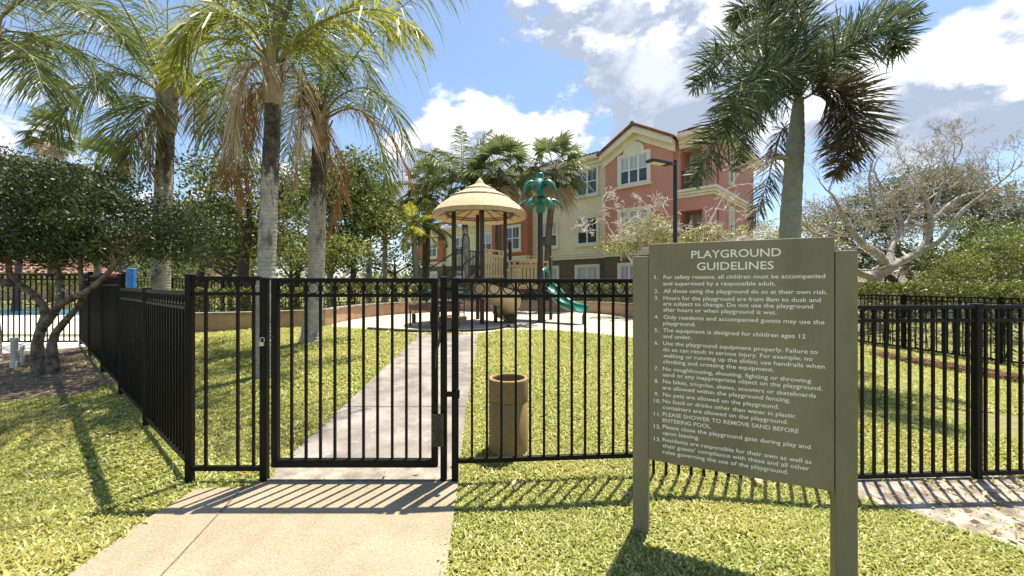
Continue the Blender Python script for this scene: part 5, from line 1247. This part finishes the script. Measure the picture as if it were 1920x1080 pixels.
# stairs towards the left, their hand rails, and the low platform
no = V((-.575, -.818, 0)); e2 = (Lp - Fp).normalized()
st = MB()
for k in range(4):
    c0 = Fp + no * (.12 + .26 * k) + e2 * .12; c1 = Lp + no * (.12 + .26 * k) - e2 * .12; z = DZ - .17 * (k + 1)
    vs = [c0 - no * .12, c1 - no * .12, c1 + no * .14, c0 + no * .14]; st.v_off = len(st.v); st.add([pz(p, zz) for zz in (z - .05, z) for p in vs], [(3, 2, 1, 0), (4, 5, 6, 7), (0, 1, 5, 4), (1, 2, 6, 5), (2, 3, 7, 6), (3, 0, 4, 7)])
st.build('stairs', M['deck_brown'], ps)
for p, sg in ((Lp, 1), (Fp, -1)):
    q = MB(); top = p + no * .05; end = p + no * 1.15
    q.tube([pz(top, 2.46), pz(end - no * .08, 1.93), pz(end, 1.84), pz(end, .95)], .021, 8); q.tube([pz(top, 2.02), pz(end, 1.44)], .018, 8); q.tube([pz(top, 1.75), pz(end, 1.0)], .035, 6)
    q.build('hand_rail', M['steel_green'], ps)
pc_ = Fp + no * 1.40 + e2 * .55
pfm = MB(); pfm.obox(pz(pc_, .87), e2 * .60, no * .42, V((0, 0, .085))); pfm.obox(pz(pc_ + no * .3 - e2 * .9, .62), e2 * .3, no * .3, V((0, 0, .06)))
pfm.build('platform', M['deck_brown'], ps, .02)
for a, b in ((-.56, -.38), (.56, -.38), (-.56, .38), (.56, .38), (-1.15, .5)):
    p = pc_ + e2 * a + no * b; MB().tube([pz(p, zg - .1), pz(p, .80 if a > -1 else .6)], .022, 8).build('platform_leg', M['lamp'], ps)
lad = MB()
for s in (-.14, .14): lad.tube([pz(Cp + V((-.62 + s, -.15, 0)), zg), pz(Cp + V((-.62 + s, -.1, 0)), 1.6)], .018, 6)
for z in (.6, .9, 1.2): lad.tube([pz(Cp + V((-.76, -.13, 0)), z), pz(Cp + V((-.48, -.13, 0)), z)], .014, 6)
lad.build('ladder', M['steel_green'], ps)
# slides: a U-shaped channel swept along a path
def chute(name, path, half, depth, th, m, n=40, bank=None):
    pts = cat_pts(path, n); mb = MB(); prof = []
    for k in range(13): a = math.pi * (k / 12); prof.append((-half * math.cos(a), -depth * math.sin(a) ** .8))
    inner = [(x * (1 - th / half), y + th) if 0 < i < 12 else (x * (1 - th / half), y) for i, (x, y) in enumerate(prof)]
    loop = [(-half - .02, .0), (-half - .015, .03)] + inner[0:1] + inner[1:12] + inner[12:] + [(half + .015, .03), (half + .02, .0)] + list(reversed(prof))
    k = len(loop); vs = []
    for i, p in enumerate(pts):
        T = (pts[min(i + 1, n - 1)] - pts[max(i - 1, 0)]).normalized(); S = V((0, 0, 1)).cross(T); S = S.normalized(); N = T.cross(S)
        b = bank(i / (n - 1)) if bank else 0; S2 = S * math.cos(b) + N * math.sin(b); N2 = N * math.cos(b) - S * math.sin(b)
        vs += [p + S2 * x + N2 * y for x, y in loop]
    fs_ = [(i * k + j, i * k + (j + 1) % k, (i + 1) * k + (j + 1) % k, (i + 1) * k + j) for i in range(n - 1) for j in range(k)]
    mb.add(vs, fs_, 0, True); mb.add(vs[:k], [tuple(range(k))]); mb.add(vs[-k:], [tuple(reversed(range(k)))])
    return mb.build(name, M[m], ps)
m2 = (Qp + Q2) / 2
gs = chute('slide', [pz(m2 + V((.02, -.1, 0)), 1.52), pz(m2 + V((.22, -.32, 0)), 1.38), pz(V((1.52, 12.12, 0)), 1.08), pz(V((1.75, 11.86, 0)), .93), pz(V((1.93, 11.66, 0)), .88), pz(V((2.02, 11.50, 0)), .86)], .27, .20, .035, 'plastic_green'); gs['label'] = 'open green slide'
for x, y in ((1.74, 11.60), (2.10, 11.68)): MB().tube([pz(V((x, y, 0)), zg - .1), pz(V((x, y, 0)), .55), pz(V((x + .05, y + .04, 0)), .68)], .026, 8).build('slide_leg', M['hinge'], ps)
hd = MB(); c = m2 + V((-.02, -.05, 0)); eh = nb; hd.tube([pz(c - eh * .34, 1.36), pz(c - eh * .34, 1.75), pz(c - eh * .25, 1.92), pz(c, 1.98), pz(c + eh * .25, 1.92), pz(c + eh * .34, 1.75), pz(c + eh * .34, 1.36)], .07, 10); hd.build('slide_hood', M['plastic_green'], ps)
sc_ = V((-.50, 12.05, 0)); hel = []
for k in range(9): a = R(150 + 34 * k); hel.append(pz(sc_ + V((.40 * math.cos(a), .40 * math.sin(a), 0)), 1.66 - .108 * k))
ts = chute('slide', hel + [pz(sc_ + V((.46, .02, 0)), .72)], .36, .36, .035, 'plastic_tan', 60, lambda t: -.45); ts['label'] = 'tan spiral slide'
MB().lathe((sc_.x, sc_.y, 0), [(.06, zg), (.06, 1.65)], 10).build('post', M['pole_brown'], ps)
MB().box(sc_.x + .36, sc_.x + .58, sc_.y - .1, sc_.y + .12, zg, .55).build('slide_leg', M['pole_brown'], ps, .01)
# fake palm leaves in two tiers on the tall post
def fake_leaf(az, r0, z0, rise, reach, drop, wid, name='palm_leaf'):
    n = 12; m_ = 7; o = V((math.cos(az), math.sin(az), 0)); s = V((-o.y, o.x, 0)); vs = []
    for sh in (0, -.035):
        for i in range(n + 1):
            t = i / n; c = pz(Qp, z0) + o * (r0 + reach * math.sin(t * 1.35) / math.sin(1.35)) + V((0, 0, rise * math.sin(min(1, t * 2.2) * math.pi / 2) - drop * t ** 2.3)); w_ = wid * (.42 + .58 * math.sin(math.pi * min(1, .18 + t * .95)) if t < .97 else .3)
            for j in range(m_): u = -1 + 2 * j / (m_ - 1); vs.append(c + s * w_ * u + V((0, 0, sh - .45 * wid * u * u + (.012 if j % 2 else 0))))
    a = (n + 1) * m_; fs_ = []
    for i in range(n):
        for j in range(m_ - 1): q = i * m_ + j; fs_ += [(q, q + m_, q + m_ + 1, q + 1), (a + q, a + q + 1, a + q + m_ + 1, a + q + m_)]
    rim = [i * m_ for i in range(n + 1)] + [n * m_ + j for j in range(1, m_)] + [i * m_ + m_ - 1 for i in range(n - 1, -1, -1)]
    for p, q in zip(rim, rim[1:]): fs_.append((p, a + p, a + q, q))
    o_ = MB().add(vs, fs_, 0, True).build(name, M['plastic_green'], fpalm); return o_
fpalm = MB().lathe((Qp.x, Qp.y, 0), [(.125, 4.20), (.15, 4.28), (.155, 4.42), (.13, 4.56), (.11, 4.66), (.11, 4.90), (.095, 4.93), (.001, 4.935)], 20).build('fake_palm_top', M['plastic_green'], ps)
MB().lathe((Qp.x, Qp.y, 0), [(.10, 3.70), (.14, 3.76), (.15, 4.0), (.13, 4.12), (.10, 4.16)], 20).build('lower_collar', M['plastic_green'], fpalm)
for k in range(6): fake_leaf(R(20 + 60 * k), .08, 4.54, .20, .50, .42, .13)
for k in range(6): fake_leaf(R(-6 + 60 * k), .08, 3.98, .20, .62, .36, .10)
# black edging between the sand and the lawn, and a sand digger toy
ed = MB(); epts = [G(x, y, .03) for x, y in ((690, 619), (740, 622), (800, 624), (860, 623), (915, 620), (955, 614))]; ep = cat_pts(epts, 24); ed.tube(ep, .055, 6)
tag(ed.build('edging', M['rubber']), 'black rubber edging strip lying between the play sand and the concrete path', 'edging')
dg = thing('sand_digger', 'tan two-armed sand digger toy left of the play platform', 'playground toy', G(776, 606)); dp = G(776, 606)
MB().lathe(tuple(dp), [(.06, -.1), (.06, .25), (.05, .28), (.001, .28)], 10).build('base', M['lamp'], dg)
a_ = MB(); a_.beam(dp + V((0, 0, .26)), dp + V((.17, -.05, .82)), .07, .05); a_.build('arm', M['plastic_tan'], dg, .01)
a_ = MB(); a_.beam(dp + V((-.05, .05, .24)), dp + V((.02, .1, .86)), .07, .05); a_.build('arm', M['plastic_tan'], dg, .01)

# ------------------------------------------------------------------ street lamp, pipes, blue board, litter
yl_ = 12.9; lb = gat(1266, yl_); lamp = thing('street_lamp', 'black pole lamp with a flat head pointing left in front of the pink building', 'street lamp', lb)
MB().tube([lb, lb + V((0, 0, 2.6)), V((lb.x, lb.y, 5.55))], [.075, .07, .06], 12).build('pole', M['lamp'], lamp)
ly = yl_; MB().beam(V((lb.x, lb.y, 5.42)), P(1252, 307, ly - .35), .07, .08).build('arm', M['lamp'], lamp, .01)
h0, h1 = P(1254, 308, ly - .3), P(1217, 316, ly - .75); h1.z = h0.z - .02
lh = MB().beam(h0, h1, .30, .085).build('lamp_head', M['lamp'], lamp, .02)
MB().beam(h0.lerp(h1, .3) - V((0, 0, .046)), h0.lerp(h1, .9) - V((0, 0, .046)), .2, .02).build('lens', M['lens'], lh)
p0 = G(27, 688); vp = thing('vent_pipe', 'white capped plastic pipe with a thinner branch and grey box, left of the leaning tree', 'pipe', p0)
k_ = p0.y / F
MB().lathe(tuple(p0), [(.042, -.1), (.042, .40), (.052, .41), (.052, .47), (.045, .48), (.001, .48)], 16).build('pipe', M['pvc'], vp)
b_ = MB(); q = p0 + V((.105, .02, 0)); b_.tube([p0 + V((.03, .01, .26)), q + V((0, 0, .26))], .02, 8); b_.tube([q + V((0, 0, .02)), q + V((0, 0, .32))], .024, 10); b_.lathe(tuple(q), [(.03, .30), (.03, .345), (.001, .346)], 10); b_.build('branch_pipe', M['pvc'], vp)
MB().obox(p0 + V((.10, -.09, .055)), V((.035, 0, 0)), V((0, .03, 0)), V((0, 0, .055))).build('valve_box', M['deck'], vp, .006)
yb_ = 9.4; bb_ = gat(246, yb_); blue = thing('rescue_board', 'bright blue upright padded board showing above the side fence', 'board', bb_); bt = P(246, 507, yb_)
MB().obox(V((bt.x, yb_, (bt.z + .45) / 2 + .1)), V((.085, 0, 0)), V((0, .05, 0)), V((0, 0, (bt.z - .45) / 2 - .05))).build('board', M['blue'], blue, .02)
MB().tube([V((bt.x, yb_, bb_.z)), V((bt.x, yb_, .8))], .03, 8).build('stand', M['lamp'], blue)
def leaf_bit(name, label, px, py, size, m, seed, cat_='leaf'):
    r = random.Random(seed); p = G(px, py, .045); a = r.uniform(0, 6.28); u = V((math.cos(a), math.sin(a), .25)); w_ = V((-math.sin(a), math.cos(a), .1)); mb = MB(); vs = []
    for i in range(7):
        t = i / 6; hw = size * .32 * math.sin(math.pi * (.06 + .9 * t)); c = p + u * size * (t - .5) + V((0, 0, .3 * size * (t - .5) ** 2 + .01)); vs += [c - w_ * hw + V((0, 0, hw * .5)), c, c + w_ * hw + V((0, 0, hw * .4))]
    for i in range(6):
        for j in (0, 1): q = i * 3 + j; mb.f.append((q, q + 1, q + 4, q + 3)); mb.mi.append(0); mb.sm.append(True)
    mb.v = [tuple(v) for v in vs]; return tag(mb.build(name, m), label, cat_)
leaf_bit('fallen_leaf', 'larger whitish dry leaf on the shaded grass left of the side fence', 119, 772, .085, M['paper'], 1)
leaf_bit('fallen_leaf', 'smaller whitish dry leaf on the shaded grass, left of the larger one', 98, 780, .06, M['paper'], 2)
leaf_bit('fallen_leaf', 'tan curled leaf on the grass below the sign board', 1420, 913, .10, L['dead'], 3); leaf_bit('fallen_leaf', 'brown leaf on the grass right under the railing left of the sign', 965, 922, .07, L['dead'], 4)
leaf_bit('fallen_leaf', 'rust brown leaf lying between the short panel and the path', 545 - 90, 905, .075, L['rust'], 5)
# dry palm stalks raked into a line on the lawn at the right
tw = MB(); r = random.Random(12)
for i in range(230):
    t = r.random() ** .8; a = G(1640, 668).lerp(G(1945, 724), t); wdt = .05 + .22 * t; p = a + V((r.gauss(0, .12), r.gauss(0, wdt), 0)); d = V((G(1945, 724) - G(1640, 668))).normalized(); d = (d + V((r.gauss(0, .25), r.gauss(0, .25), 0))).normalized() * r.uniform(.12, .5)
    z = float(gz(p.x, p.y)) + r.uniform(.03, .13); tw.tube([pz(p - d, z), pz(p, z + r.uniform(0, .05)), pz(p + d, z - .01)], [.004, .008, .003], 4, caps=False)
tag(tw.build('palm_stalks', M['litter']), 'line of dry brown palm stalks raked across the lawn at the right', 'debris')
def litter():
    r = np.random.default_rng(31); pts = []
    for poly, n in ((DIRT_L, 900), (DIRT_R, 500)):
        x0, x1 = min(p[0] for p in poly), max(p[0] for p in poly); y0, y1 = min(p[1] for p in poly), max(p[1] for p in poly); x = r.uniform(x0, x1, n); y = r.uniform(y0, y1, n); k = inside(poly, x, y); pts.append(np.stack([x[k], y[k], gz(x[k], y[k]) + .018], 1))
    n = 260; x = r.uniform(-7, 4, n); y = r.uniform(2.0, 10, n); k = ~inside(PATH_OUT, x, y) & ~inside(PATH_IN, x, y); pts.append(np.stack([x[k], y[k], gz(x[k], y[k]) + .06], 1))
    p = np.concatenate(pts); v, q = quads_leaves(p, .05, r, .8); tag(np_mesh('fallen_leaves', v, q, L['dead']), None, None, kind='stuff')
litter()
